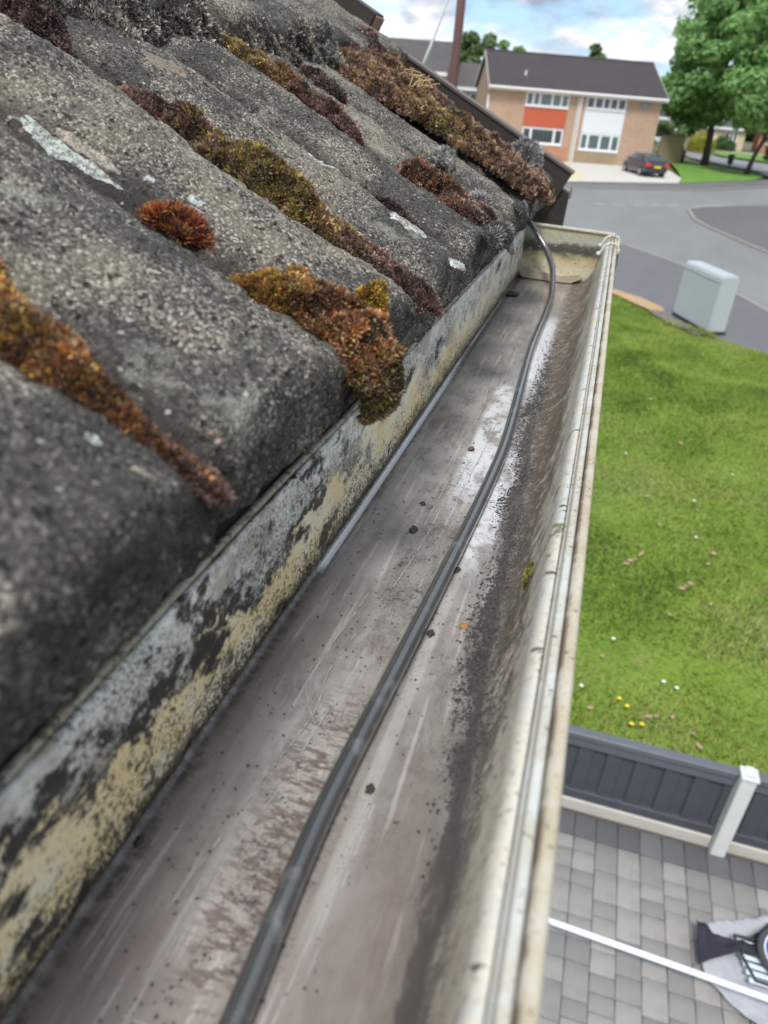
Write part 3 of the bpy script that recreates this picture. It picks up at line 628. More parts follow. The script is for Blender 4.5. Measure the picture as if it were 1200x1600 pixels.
# ------------------------------------------------------------------ cars
def paint(name, c): 
    t = NT(name); return t.out(c, 0.25, 0.6, 0.2, coat=0.8)
M_carb = paint('car_paint_charcoal', (0.035, 0.038, 0.05)); M_carn = paint('car_paint_navy', (0.03, 0.05, 0.12)); M_carw = paint('car_paint_white', (0.7, 0.7, 0.72)); M_cars = paint('car_paint_silver', (0.35, 0.36, 0.38))
M_cglass = simple('car_glass', (0.05, 0.065, 0.075), 0.08, 0.1); M_red = simple('tail_lamp_red', (0.55, 0.02, 0.03), 0.25, 0.05); M_plate = simple('plate_yellow', (0.75, 0.55, 0.03), 0.5, 0.05); M_alloy = simple('alloy', (0.4, 0.4, 0.42), 0.35, 0.1, metal=0.6)
def car(loc, rz, paintm, label, L=4.2, Wd=1.78, H=1.47):
    c = empty('parked_car', loc, rz, label=label, cat='car')
    # stations from rear (y=0) to nose (y=L): (y, half width, bottom, belt, roof, roof half width)
    st = [(0.0, .74, .45, .80, .80, .70), (0.07, .84, .30, .92, .95, .68), (0.28, .88, .22, .96, 1.18, .62), (0.70, .89, .20, .97, 1.40, .58), (1.35, .89, .19, .96, H, .59), (2.2, .89, .19, .95, H-.01, .60), (2.75, .885, .19, .94, 1.33, .58), (3.15, .88, .20, .93, 1.04, .66), (3.75, .85, .24, .84, .87, .70), (4.1, .76, .32, .70, .74, .66), (4.2, .66, .42, .6, .62, .6)]
    V = []; per = 16
    for (y, hw, zb, zt, zr, rw) in st:
        ring_ = [(-hw*.9, zb), (-hw, zb+.12), (-hw*1.0, (zb+zt)/2), (-hw*.97, zt), (-(hw*.55+rw*.45)*.97, zt+(zr-zt)*.5), (-rw, zr-.03 if zr > zt+.05 else zr), (-rw*.6, zr), (-rw*.2, zr+.01)]
        for (x, z) in ring_+[(-x, z) for x, z in ring_[::-1]]: V.append((x, y*L/4.2, z))
    nst = len(st); Q = []
    for i in range(nst-1):
        for k in range(per): Q.append([i*per+k, (i+1)*per+k, (i+1)*per+(k+1) % per, i*per+(k+1) % per])
    me = np_mesh('body', V, np.array(Q)); bm = bmesh.new(); bm.from_mesh(me)
    bm.verts.ensure_lookup_table(); bm.faces.new([bm.verts[k] for k in range(per)][::-1]); bm.faces.new([bm.verts[(nst-1)*per+k] for k in range(per)])
    bmesh.ops.recalc_face_normals(bm, faces=bm.faces); bm.to_mesh(me); bm.free()
    body = link('body', me, paintm, c, smooth=True); md = body.modifiers.new('sub', 'SUBSURF'); md.levels = md.render_levels = 2
    # glass
    def quad(name, pts, m, th=0.012, n=(0, -1, 0)):
        b = MB(); A = [b.bm.verts.new(p) for p in pts]; B = [b.bm.verts.new((p[0]+n[0]*th, p[1]+n[1]*th, p[2]+n[2]*th)) for p in pts]
        k = len(pts); b.bm.faces.new(A); b.bm.faces.new(B[::-1])
        for i in range(k): b.bm.faces.new((A[i], B[i], B[(i+1) % k], A[(i+1) % k]))
        return b.build(name, m, c)
    quad('rear_window', [(-.62, .10, .99), (.62, .10, .99), (.50, .52, 1.33), (-.50, .52, 1.33)], M_cglass, 0.05, (0, -.6, .7))
    quad('windscreen', [(-.62, 3.22, 1.0), (.62, 3.22, 1.0), (.52, 2.68, 1.36), (-.52, 2.68, 1.36)], M_cglass, 0.05, (0, .5, .8))
    for s in (-1, 1):
        quad('side_window', [(s*.83, .75, 1.0), (s*.83, 1.72, 1.0), (s*.66, 1.72, 1.36), (s*.67, .95, 1.33)], M_cglass, 0.05, (s, 0, .3))
        quad('side_window', [(s*.83, 1.79, 1.0), (s*.83, 3.0, .99), (s*.66, 2.58, 1.33), (s*.66, 1.79, 1.36)], M_cglass, 0.05, (s, 0, .3))
        quad('tail_light', [(s*.86, .06, .70), (s*.48, -.01, .72), (s*.50, .02, .90), (s*.85, .13, .93)], M_red, 0.05, (0, -1, 0))
        quad('door_mirror', [(s*.93, 2.82, .97), (s*1.06, 2.82, .99), (s*1.05, 2.82, 1.12), (s*.93, 2.82, 1.10)], paintm, 0.09)
        for yy in (.78, 3.38):
            w_ = bpy.data.objects.new('wheel', None); COL.objects.link(w_); w_.parent = c; w_.location = (s*.80, yy, .32)
            b = MB(); b.tube([(-.10, 0, 0), (.10, 0, 0)], .32, 20); b.build('tyre', M_dark, w_)
            b = MB(); b.tube([(-.105, 0, 0), (.105, 0, 0)], .20, 10); b.build('rim', M_alloy, w_)
    MB().box(-.26, .26, -.055, -.035, .62, .74).build('number_plate', M_plate, c)
    MB().box(-.72, .72, -.03, .1, .33, .45, bev=.02).build('bumper_insert', M_dark, c)
    return c
car((2.55, 60.3, -3.86), R(24), M_carb, 'charcoal hatchback with yellow rear plate parked on the pale driveway')
car((4.75, 79.5, -3.62), R(12), M_carn, 'dark blue car half hidden behind the garden wall and the charcoal hatchback')
car((7.2, 118, -3.47), R(80), M_carw, 'white car parked far up the street beneath the big tree crown')
car((2.5, 112, -3.47), R(100), M_cars, 'silver car parked far up the street near the white fronted house')
# litter bin on the green
bn = empty('litter_bin', (9.2, 77.6, -3.6), label='small dark litter bin on a post at the edge of the green', cat='bin')
MB().box(-.05, .05, -.05, .05, 0, .35).build('post', M_dark, bn)
b = MB(); b.tube([(0, 0, .3), (0, 0, .42), (0, 0, 1.0)], [.18, .24, .27], 14); b.tube([(0, 0, .99), (0, 0, 1.08)], [.31, .22], 14); b.build('bucket', simple('bin_black', (0.04, 0.045, 0.05), 0.5), bn)

# reddish brown pole beyond the verge, and the pale tapered stay beside it
M_pole = simple('pole_red_brown', (0.12, 0.055, 0.048), 0.7, 0.25, 6)
pl_ = empty('telegraph_pole', (-2.49, 12.0, -4.8), label='reddish brown upright pole rising behind the roof verge', cat='pole')
b = MB(); b.tube([(0, 0, 0), (0, 0, 4.5), (0, 0, 9.2)], [0.085, 0.066, 0.05], 14); b.build('shaft', M_pole, pl_, smooth=True)
b = MB(); b.tube([(-.02, 0, 8.9), (.02, 0, 9.0)], .07, 8); b.build('bolt', M_dark, pl_)
A, B = Vector((-1.30, 5.0, -0.05)), Vector((-1.085, 5.0, 0.56))
M_stay = simple('stay_pale_grey', (0.66, 0.68, 0.68), 0.5, 0.05)
stay = empty('stay_cable', (0, 0, 0), label='thin pale tapering cable slanting up between verge and reddish pole', cat='cable')
MB().tube([A-(B-A)*7.8, A-(B-A)*0.3, A+(B-A)*0.22], [0.021, 0.019, 0.016], 8).build('sleeve', M_stay, stay, smooth=True)
MB().tube([A+(B-A)*0.22, A+(B-A)*0.5, B, A+(B-A)*4], [0.015, 0.008, 0.003, 0.002], 8).build('wire', M_stay, stay, smooth=True)

# ------------------------------------------------------------------ trees
M_leafa = mat_attr('tree_leaves', 0.6, 0.35, 0.5); M_bark = simple('bark', (0.075, 0.06, 0.05), 0.95, 0.35, 6, bump=0.6)
def tree(name, loc, h, trunk_h, cr, cz, label, cols, n=9000, leaf=0.17, seed=1, trunk_r=0.2, nclus=60, lean=(0, 0), squash=1.0, group=None):
    r = np.random.default_rng(seed); e = empty(name, loc, label=label, cat='tree', group=group)
    rr = random.Random(seed); b = MB()
    top = Vector((lean[0], lean[1], h*0.72))
    b.tube([(0, 0, -0.2), (lean[0]*.15, lean[1]*.15, trunk_h*.5), (lean[0]*.4, lean[1]*.4, trunk_h), (lean[0]*.7, lean[1]*.7, h*.5), top], [trunk_r*1.35, trunk_r, trunk_r*.85, trunk_r*.5, trunk_r*.12], 10)
    b.build('trunk', M_bark, e, smooth=True)
    C = []
    for k in range(nclus):
        while True:
            p = r.uniform(-1, 1, 3)
            if 0.30 < np.linalg.norm(p) < 1.0: break
        p = p/np.linalg.norm(p)*(0.55+0.42*r.random())
        C.append((p[0]*cr*(1.0 if p[2] < 0.2 else 0.9)+lean[0]*.5, p[1]*cr*squash+lean[1]*.5, cz+p[2]*(h-cz if p[2] > 0 else cz-trunk_h*0.95)*0.92))
    C = np.array(C)
    b = MB()
    for k in range(0, nclus, 3):
        c = Vector(C[k]); s0 = Vector((lean[0]*.5, lean[1]*.5, trunk_h*.9+rr.random()*(h*.35))); mid = s0.lerp(c, .5)+Vector((0, 0, -.15*cr*.3))
        b.tube([s0, mid, c], [trunk_r*.36, trunk_r*.2, trunk_r*.06], 6, caps=False)
    b.build('limbs', M_bark, e, smooth=True)
    rad = cr*0.27*r.uniform(0.75, 1.35, nclus)
    k = r.integers(0, nclus, n); d = r.normal(size=(n, 3)); d /= np.linalg.norm(d, axis=1, keepdims=True)
    rad_f = r.random(n)**0.4; P = C[k]+d*rad[k][:, None]*rad_f[:, None]*np.array([1, 1, .72])
    nrm = d+r.normal(size=(n, 3))*0.7+np.array([0, 0, .5]); nrm /= np.linalg.norm(nrm, axis=1, keepdims=True)
    t1 = np.cross(nrm, r.normal(size=(n, 3))); t1 /= np.linalg.norm(t1, axis=1, keepdims=True); t2 = np.cross(nrm, t1)
    sz = leaf*r.uniform(0.6, 1.4, (n, 1))
    V = np.stack([P-t1*sz, P-t2*sz*.6+nrm*sz*.15, P+t1*sz, P+t2*sz*.6+nrm*sz*.15], 1).reshape(-1, 3)
    cols = np.array(cols); cc = cols[r.integers(0, len(cols), nclus)][k]*r.uniform(.75, 1.25, (n, 1)); cc = np.repeat(cc, 4, 0)
    link('crown', np_mesh('crown', V, np.arange(4*n).reshape(-1, 4), col=np.clip(cc, 0, 1)), M_leafa, e)
    return e
G1 = [(0.26, 0.43, 0.15), (0.31, 0.50, 0.18), (0.22, 0.38, 0.14), (0.37, 0.56, 0.22)]
tree('broadleaf_tree', (7.2, 78.0, -3.62), 14.6, 2.9, 5.0, 6.6, 'large full green tree on the green beside the brick house', G1, n=26000, leaf=0.26, seed=4, trunk_r=0.30, nclus=95, lean=(-.5, 0))
tree('broadleaf_tree', (9.85, 71.4, -3.68), 14.0, 2.6, 4.4, 7.0, 'slimmer trunked green tree at the right frame edge near the kerb', G1, n=20000, leaf=0.24, seed=12, trunk_r=0.17, nclus=75, lean=(1.6, 0))
G2 = [(0.17, 0.24, 0.09), (0.21, 0.28, 0.12), (0.14, 0.21, 0.075)]
tree('garden_tree', (-17.2, 96, -3.6), 10.4, 3, 3.0, 7, 'pale green tree rising left of the brick semis behind their gable', G2, n=6000, leaf=0.26, seed=21, nclus=34)
tree('garden_tree', (-13.6, 98, -3.6), 10.4, 3, 2.3, 7, 'darker tree top just above the roof of the brick semis', G1, n=4500, leaf=0.24, seed=23, nclus=28)
tree('garden_tree', (-4.3, 98, -3.6), 9.9, 3, 2.4, 7, 'single pale tree top showing above the middle of the dark roof', G2, n=4500, leaf=0.24, seed=25, nclus=28)
tree('garden_tree', (-19.6, 90, -3.6), 6.6, 1, 2.4, 4.4, 'rounded green bush top showing between the grey roof and the reddish pole', G1, n=3500, leaf=0.22, seed=27, nclus=24)
tree('garden_tree', (4.8, 101, -3.5), 4.6, 1, 2.0, 2.4, 'low green garden tree behind the brick wall right of the semis', G2, n=2500, leaf=0.2, seed=29, nclus=20)
def bush(loc, r_, h, cols, label, seed, n=2200, leaf=0.13, name='bush', cat='bush'):
    r = np.random.default_rng(seed); d = r.normal(size=(n, 3)); d /= np.linalg.norm(d, axis=1, keepdims=True); d[:, 2] = abs(d[:, 2])
    P = d*np.array([r_, r_, h])*(r.random((n, 1))**.3)*(1+.2*vnoise(d*2.3, seed)[:, None])
    nrm = d+r.normal(size=(n, 3))*.8; nrm /= np.linalg.norm(nrm, axis=1, keepdims=True)
    t1 = np.cross(nrm, r.normal(size=(n, 3))); t1 /= np.linalg.norm(t1, axis=1, keepdims=True); t2 = np.cross(nrm, t1)
    V = np.stack([P-t1*leaf, P-t2*leaf*.6, P+t1*leaf, P+t2*leaf*.6], 1).reshape(-1, 3)
    cc = np.repeat(np.array(cols)[r.integers(0, len(cols), n)]*r.uniform(.7, 1.2, (n, 1)), 4, 0)
    o = link(name, np_mesh(name, V, np.arange(4*n).reshape(-1, 4), col=cc), M_leafa); o.location = loc
    return tag(o, label, cat)
bush((8.9, 106.5, -3.5), 1.75, 2.2, [(0.42, 0.40, 0.05), (0.50, 0.44, 0.06), (0.30, 0.33, 0.05)], 'rounded yellow green bush left of the big tree trunk', 31)
bush((16.2, 98.0, -3.45), 1.5, 2.9, [(0.03, 0.06, 0.03), (0.045, 0.08, 0.04)], 'dark evergreen bush at the right frame edge by the far lawn', 33)
bush((12.4, 116, -3.45), 1.6, 1.8, [(0.07, 0.15, 0.05), (0.09, 0.18, 0.05)], 'green rounded bush in front of the tan bungalow', 35)
# far wood closing the horizon
r = np.random.default_rng(77); nW = 45000; wx = r.uniform(-230, 260, nW); wy = 190+r.uniform(0, 40, nW); hh = 5.0+3.0*fbm(np.column_stack([wx*.05, wy*0, wx*0]), 4, 8); wz = -3.5+r.random(nW)*hh
P = np.column_stack([wx, wy, wz]); nrm = r.normal(size=(nW, 3))+np.array([0, -1, .6]); nrm /= np.linalg.norm(nrm, axis=1, keepdims=True); t1 = np.cross(nrm, r.normal(size=(nW, 3))); t1 /= np.linalg.norm(t1, axis=1, keepdims=True); t2 = np.cross(nrm, t1); sz = r.uniform(.6, 1.3, (nW, 1))
V = np.stack([P-t1*sz, P-t2*sz, P+t1*sz, P+t2*sz], 1).reshape(-1, 3)
cc = np.repeat(np.array([(0.09, 0.15, 0.07), (0.07, 0.12, 0.05), (0.12, 0.18, 0.09)])[r.integers(0, 3, nW)], 4, 0)
tag(link('woodland', np_mesh('woodland', V, np.arange(4*nW).reshape(-1, 4), col=cc), M_leafa), 'distant low belt of trees closing the horizon behind the houses', 'trees', kind='stuff')

# ================================================================== NEAR FIELD: ROOF EDGE (drawing units, built at NS)
PIT = R(26.5); CP, SP = math.cos(PIT), math.sin(PIT)
X0, Z0 = -0.083, -0.0905      # eave line of the troughs
PITCH, T0 = 0.1035, 0.150
def prof(y):                  # roll height above the trough
    u = ((y-T0)/PITCH) % 1.0
    v = np.sin(np.pi*u)
    return 0.0150*np.power(np.clip(v, 0, 1), 0.55)
GAUGE = 0.240
def roofpt(s, y, n=0.0):
    """s up the slope from the eave, y along it, n off the surface"""
    s = np.asarray(s, float); y = np.asarray(y, float)
    h = prof(y)+n
    rough = 0.0012*fbm(np.stack([s*60, y*60, s*0], -1), 3, 5)+0.0008*fbm(np.stack([s*330, y*330, s*0], -1), 2, 65)+0.0024*fbm(np.stack([s*11, y*11, s*0+4], -1), 2, 15)
    h = h+rough
    return np.stack([X0-s*CP+h*SP, y, Z0+s*SP+h*CP], -1)

def mat_tile():
    t = NT('weathered_concrete_tile', near=True); P = t.P
    w = t.noise(40, 4); warp = t.n('ShaderNodeVectorMath', operation='MULTIPLY_ADD'); t.put(warp.inputs[0], t.noise(400, 2, color=True)); warp.inputs[1].default_value = (.0004,)*3; t.put(warp.inputs[2], P)
    cell = t.n('ShaderNodeTexVoronoi', feature='F1'); t.put(cell.inputs['Vector'], warp.outputs[0]); cell.inputs['Scale'].default_value = 1000
    cv = t.sep(cell.outputs['Color'])[0]
    cell2 = t.n('ShaderNodeTexVoronoi', feature='F1'); t.put(cell2.inputs['Vector'], warp.outputs[0]); cell2.inputs['Scale'].default_value = 380
    c2 = t.sep(cell2.outputs['Color'])[0]; d2 = cell2.outputs['Distance']
    big = t.noise(13, 6, rough=0.62); mid = t.noise(55, 5, rough=0.65); fine = t.noise(1600, 2)
    col = t.ramp(cv, [(0.0, (0.028, 0.025, 0.022)), (0.28, (0.082, 0.074, 0.064)), (0.60, (0.158, 0.143, 0.122)), (0.84, (0.26, 0.235, 0.195)), (1.0, (0.52, 0.48, 0.41))])
    # sooty patches and worn pale crests
    col = t.mix(t.mul(t.step(big, 0.47, 0.58), 0.70), col, (0.042, 0.041, 0.040))
    col = t.mix(t.mul(t.step(big, 0.50, 0.36), 0.38), col, (0.33, 0.29, 0.215))
    col = t.mix(t.mul(t.step(mid, 0.52, 0.70), 0.55), col, (0.055, 0.052, 0.05))
    # dirt and crease shadow painted dark in the channels between the rolls
    ty = t.math('FRACT', t.mul(t.sub(t.add(t.sep()[1], t.mul(t.sub(mid, .5), .010)), 0.150-0.1035*4), 1/0.1035)); ty = t.math('MINIMUM', ty, t.sub(1.0, ty))
    col = t.mix(t.mul(t.step(ty, .20, .02), .85), col, (0.035, 0.031, 0.027))
    # larger pieces of aggregate
    peb = t.mul(t.step(c2, 0.86, 0.90), t.step(d2, 0.42, 0.30))
    col = t.mix(t.mul(peb, 0.75), col, t.ramp(c2, [(0.86, (0.30, 0.26, 0.21)), (0.93, (0.42, 0.42, 0.38)), (0.97, (0.30, 0.19, 0.14)), (1.0, (0.5, 0.5, 0.47))]))
    pits = t.mul(t.step(t.sep(cell2.outputs['Color'])[1], 0.80, 0.86), t.step(d2, 0.5, 0.25))
    col = t.mix(t.mul(pits, 0.8), col, (0.018, 0.017, 0.016))
    # faint pale crustose lichen bloom
    bl = t.mul(t.step(t.noise(26, 6, t.mapv((1, 1, 1), (3, 1, 2)), rough=0.7), 0.56, 0.68), 0.6)
    col = t.mix(bl, col, (0.33, 0.34, 0.28))
    h = t.add(t.add(t.mul(cell.outputs['Distance'], -0.7), t.mul(cv, 0.5)), t.add(t.mul(peb, 0.9), t.mul(pits, -1.3)))
    sx_ = t.sep(); nose_ = t.step(t.add(t.add(sx_[0], 0.0), t.mul(t.sub(mid, .5), .012)), -0.083, -0.073)  # front face darkened in colour: dirt together with painted shade
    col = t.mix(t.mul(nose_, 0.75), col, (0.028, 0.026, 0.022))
    t.bump(t.add(h, t.mul(fine, 0.3)), 1.0, 0.0014)
    return t.out(col, 0.92, 0.25)
M_tile = mat_tile()
roof = empty('roof', (0, 0, 0), label='weathered grey concrete tile roof edge with dark plastic verge', cat='roof')
def tile(y0, y1, s0, s1, lift, du=0.0022, rag=0.0, seed=0):
    """one interlocking tile: top skin, rounded nose, front face and underside"""
    g = 0.0009; y0 += g; y1 -= g
    ny = int((y1-y0)/du)+1; y = np.linspace(y0, y1, ny)
    ds = du if s0 < 0.1 else du*1.4
    ns = int((s1-s0)/ds)+1; s = np.linspace(s0+0.006, s1, ns)
    rows = []
    for a in s: rows.append(roofpt(np.full(ny, a), y, lift))
    top = np.array(rows)                                # ns x ny x 3
    edge = top[0]; nose = []
    nz = np.array([SP, 0, CP]); dn = np.array([CP, 0, -SP])
    j = 0.0012*fbm(np.stack([y*70, y*0+seed, y*0], -1), 3, 30+seed)[:, None]+0.0030*vnoise(np.stack([y*31, y*0+seed, y*0], -1), 31)[:, None]
    T = 0.0215                                            # thickness at the nose
    for k, (a, b) in enumerate([(0.0, 0.0), (0.0030, 0.03), (0.0052, 0.10), (0.0062, 0.20), (0.0064, 0.30), (0.0062, 0.42), (0.0058, 0.54), (0.0052, 0.66), (0.0048, 0.78), (0.0040, 0.9), (0.0020, 1.0)]):
        if k == 0: continue
        thick = b*(prof(y)[:, None]+0.0190)
        jj = 0.0016*fbm(np.stack([y*160, y*0+b*160, y*0+seed], -1), 2, 50)[:, None]
        nose.append(edge+dn*(a+j+jj+0.35*thick)-nz*thick-np.array([0, 0, 1])*rag*0.02*max(0, b-.5))
    back = edge*0; back = edge-nz*(prof(y)[:, None]+0.0190)-dn*0.05
    allr = np.concatenate([[back], nose[::-1], top], 0)
    return np_mesh('tile', allr.reshape(-1, 3), grid_faces(allr.shape[0], ny), near=True)
YW = PITCH*2
for k in range(-2, 6):
    y0 = T0+k*YW; y1 = y0+YW
    if k == 4: y1 = 1.080
    if y0 > 0.99: continue
    near_ = 0.0012 if -1 <= k <= 1 else 0.0019
    link('tile', tile(y0, y1, 0.0, GAUGE+0.03, 0.0, near_, seed=k+3), M_tile, roof, smooth=True)
    o2 = link('tile', tile(y0, y1, GAUGE, GAUGE*2+0.02, 0.019, 0.003, rag=0.3, seed=k+13), M_tile, roof, smooth=True)
# third course only just behind, for other views
for k in range(-2, 5):
    y0 = T0+k*YW; y1 = min(y0+YW, 1.080)
    link('tile', tile(y0, y1, GAUGE*2, GAUGE*3, 0.036, 0.006, seed=k+23), M_tile, roof, smooth=True)

# plastic verge
def mat_brownpl():
    t = NT('brown_verge_plastic', near=True); f = t.noise(30, 6, t.mapv((1, 1, 1)), rough=0.65); g = t.noise(300, 3)
    c = t.mix(f, (0.020, 0.016, 0.015), (0.055, 0.042, 0.036)); c = t.mix(t.mul(t.step(g, 0.55, 0.75), 0.4), c, (0.10, 0.09, 0.08))
    return t.out(c, 0.5, 0.4)
M_verge_pl = mat_brownpl(); M_tanpl = simple('tan_verge_end', (0.20, 0.135, 0.085), 0.55, 0.12, 15); M_vedge = simple('verge_edge_brown', (0.10, 0.075, 0.062), 0.5, 0.3, 40)
def slopebox(sa, sb, n0, n1, y0, y1, b):
    q = lambda s, n: (X0-s*CP+n*SP, Z0+s*SP+n*CP)
    b.prism([q(sa, n0), q(sb, n0), q(sb, n1), q(sa, n1)], y0, y1)
YV = 1.085; VU = 0.292
b = MB(); slopebox(-0.0163, VU+0.01, -0.035, 0.0255, YV, YV+0.004, b); slopebox(-0.0163, -0.0123, -0.035, 0.0255, YV+.004, YV+0.028, b); slopebox(-0.0163, VU+0.01, -0.05, 0.0255, YV+0.028, YV+0.032, b)
b.build('verge_unit', M_verge_pl, roof, near=True)
b = MB(); slopebox(-0.0175, VU+0.002, 0.0257, 0.0285, YV-0.002, YV+0.033, b); b.build('verge_lip', M_vedge, roof, near=True)
b = MB(); slopebox(VU+0.002, 0.72, -0.01, 0.0455, YV-0.032, YV-0.028, b); slopebox(VU+0.002, 0.72, 0.0457, 0.049, YV-0.032, YV+0.006, b); slopebox(VU+0.002, 0.72, -0.03, 0.0455, YV+0.002, YV+0.006, b)
b.build('verge_unit', M_verge_pl, roof, near=True)
b = MB(); slopebox(VU-0.002, VU+0.0015, 0.004, 0.047, YV-0.029, YV+0.003, b); bmesh.ops.bevel(b.bm, geom=[e for e in b.bm.edges], offset=0.0012, segments=1, affect='EDGES'); b.build('verge_end', M_tanpl, roof, near=True)
b = MB(); b.prism([(-0.30, 0.02), (-0.0565, -0.0985), (-0.0580, -0.145), (-0.145, -0.145), (-0.30, -0.09)], YV+0.0045, YV+0.026); b.build('bargeboard', M_verge_pl, roof, near=True)
MB().box(-0.0553, -0.0530, YV-0.002, YV+0.004, -0.104, -0.090).build('clip', M_tanpl, roof, near=True)

# ------------------------------------------------------------------ moss
def moss(name, path, widths, heights, pal, label, cat='moss', n=3000, leaf=0.0026, seed=0, nrm=None, rough=0.35, fuzz=5, wleaf=0.20, core=None, spread=0.9, group=None, kind=None, tipgain=1.35):
    """path: list of 3-D points (drawing units), widths/heights per point; pal: list of (t, [colours])"""
    r = np.random.default_rng(seed); path = np.array(path, float); K = len(path)
    seg = np.concatenate([[0], np.cumsum(np.linalg.norm(np.diff(path, axis=0), axis=1))]); L = seg[-1]; tt = seg/L
    NU = max(24, int(L/0.0022)); NV = 26
    N0 = np.array([SP, 0, CP]) if nrm is None else None
    def at(t):
        P = np.stack([np.interp(t, tt, path[:, k]) for k in range(3)], -1)
        e = 1e-2; T = np.stack([np.interp(np.clip(t+e, 0, 1), tt, path[:, k])-np.interp(np.clip(t-e, 0, 1), tt, path[:, k]) for k in range(3)], -1); T /= np.linalg.norm(T, axis=-1, keepdims=True)
        if nrm is None: U = np.broadcast_to(N0, P.shape)
        else: na = np.array(nrm, float); U = np.stack([np.interp(t, tt, na[:, k]) for k in range(3)], -1)
        U = U-(U*T).sum(-1, keepdims=True)*T; U /= np.linalg.norm(U, axis=-1, keepdims=True)
        Sd = np.cross(T, U); return P, T, U, Sd
    def surf(t, u):
        P, T, U, Sd = at(t)
        w = np.interp(t, tt, widths); h = np.interp(t, tt, heights)
        endt = np.clip(np.minimum(t, 1-t)*L/0.008, 0, 1)**0.5
        q = P*1.0; nz = 1+rough*fbm(np.stack([q[..., 0]*55+u*0.8, q[..., 1]*55+u*1.3, q[..., 2]*55], -1), 3, seed+2)
        edge = 1+0.45*vnoise(np.stack([t*L*90, np.sign(u)*3+0*t, t*0+seed], -1), seed+5)+0.25*vnoise(np.stack([t*L*260, np.sign(u)*3+0*t, t*0+seed], -1), seed+6)
        hh = h*endt*np.sqrt(np.clip(1-u*u, 0, 1))*nz
        return P+Sd*(w*endt*u*edge)[..., None]+U*(hh-0.0012)[..., None], U
    tg, ug = np.meshgrid(np.linspace(0.002, 0.998, NU), np.linspace(-1, 1, NV), indexing='ij')
    V, _ = surf(tg, ug)
    ks = np.array([p[0] for p in pal])
    def colour(t, m):
        i = np.clip(np.searchsorted(ks, t+r.normal(size=m)*0.10)-1, 0, len(pal)-1); out = np.zeros((m, 3))
        for a, (_, cs) in enumerate(pal):
            msk = i == a; cs = np.array(cs); out[msk] = cs[r.integers(0, len(cs), msk.sum())]
        return out
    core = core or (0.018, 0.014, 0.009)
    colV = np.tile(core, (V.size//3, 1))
    Vs = [V.reshape(-1, 3)]; Fs4 = grid_faces(NU, NV); cs_ = [colV]
    # tufts: rosettes of narrow pointed leaves
    t = r.random(n); u = np.sin((r.random(n)*2-1)*np.pi/2*0.98)
    P, U = surf(t, u); e = 0.004
    P1, _ = surf(np.clip(t+e, 0, 1), u); P2, _ = surf(t, np.clip(u+0.03, -1, 1)); P3, _ = surf(t, np.clip(u-0.03, -1, 1))
    a = P1-P; b_ = P2-P3; nn = np.cross(a, b_); nn /= (np.linalg.norm(nn, axis=1, keepdims=True)+1e-9); nn *= np.sign((nn*U).sum(1, keepdims=True)+1e-9)
    nn = nn+U*0.25; nn /= np.linalg.norm(nn, axis=1, keepdims=True)
    pn = fbm(np.stack([P[:, 0]*150, P[:, 1]*150, P[:, 2]*150], -1), 3, seed+8)
    base = colour(t, n)*r.uniform(.6, 1.35, (n, 1))*np.clip(1.0+0.65*pn, .35, 1.7)[:, None]; lf = leaf*r.uniform(.6, 1.6, n)*np.clip(1+.5*pn, .5, 1.7)
    LV, LC = [], []
    for k in range(fuzz):
        d = nn+r.normal(size=(n, 3))*spread*0.55; d /= np.linalg.norm(d, axis=1, keepdims=True)
        sd = np.cross(d, r.normal(size=(n, 3))); sd /= np.linalg.norm(sd, axis=1, keepdims=True)
        o = P+r.normal(size=(n, 3))*leaf*0.22-nn*leaf*0.25; w = (lf*wleaf)[:, None]; tip = o+d*lf[:, None]
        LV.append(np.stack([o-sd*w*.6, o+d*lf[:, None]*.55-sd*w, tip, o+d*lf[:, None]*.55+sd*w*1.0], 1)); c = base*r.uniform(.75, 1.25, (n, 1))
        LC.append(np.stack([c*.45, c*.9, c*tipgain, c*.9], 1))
    LV = np.stack(LV, 1).reshape(-1, 3); LC = np.stack(LC, 1).reshape(-1, 3)
    n0 = len(Vs[0]); F2 = n0+np.arange(len(LV)).reshape(-1, 4)
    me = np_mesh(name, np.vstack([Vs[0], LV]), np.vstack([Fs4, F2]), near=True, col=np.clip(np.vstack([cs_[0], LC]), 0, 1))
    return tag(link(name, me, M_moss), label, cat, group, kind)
M_moss = mat_attr('moss_leaves', 0.75, 0.25, 0.22)
def rpts(sy, n=0.0):
    s = np.array([a for a, b in sy], float); y = np.array([b for a, b in sy], float)
    return [tuple(p) for p in roofpt(s, y, n)]
RUST = [(0.34, 0.135, 0.05), (0.42, 0.20, 0.065), (0.25, 0.105, 0.045), (0.17, 0.075, 0.04), (0.10, 0.055, 0.035)]
GOLD = [(0.38, 0.27, 0.05), (0.30, 0.20, 0.05), (0.44, 0.35, 0.07)]
OLIV = [(0.22, 0.20, 0.045), (0.30, 0.26, 0.06), (0.17, 0.16, 0.04), (0.27, 0.18, 0.07)]
PURP = [(0.15, 0.09, 0.08), (0.20, 0.125, 0.105), (0.10, 0.06, 0.055), (0.27, 0.19, 0.165)]
BROW = [(0.26, 0.16, 0.10), (0.33, 0.21, 0.12), (0.18, 0.11, 0.075), (0.42, 0.29, 0.17)]
RED = [(0.40, 0.10, 0.04), (0.30, 0.07, 0.035), (0.50, 0.18, 0.06), (0.12, 0.04, 0.03)]
GREY = [(0.30, 0.29, 0.27), (0.20, 0.19, 0.18), (0.42, 0.41, 0.39)]
DARKM = [(0.085, 0.06, 0.052), (0.12, 0.085, 0.075)]
TR = [T0+k*PITCH for k in range(-2, 11)]          # trough lines
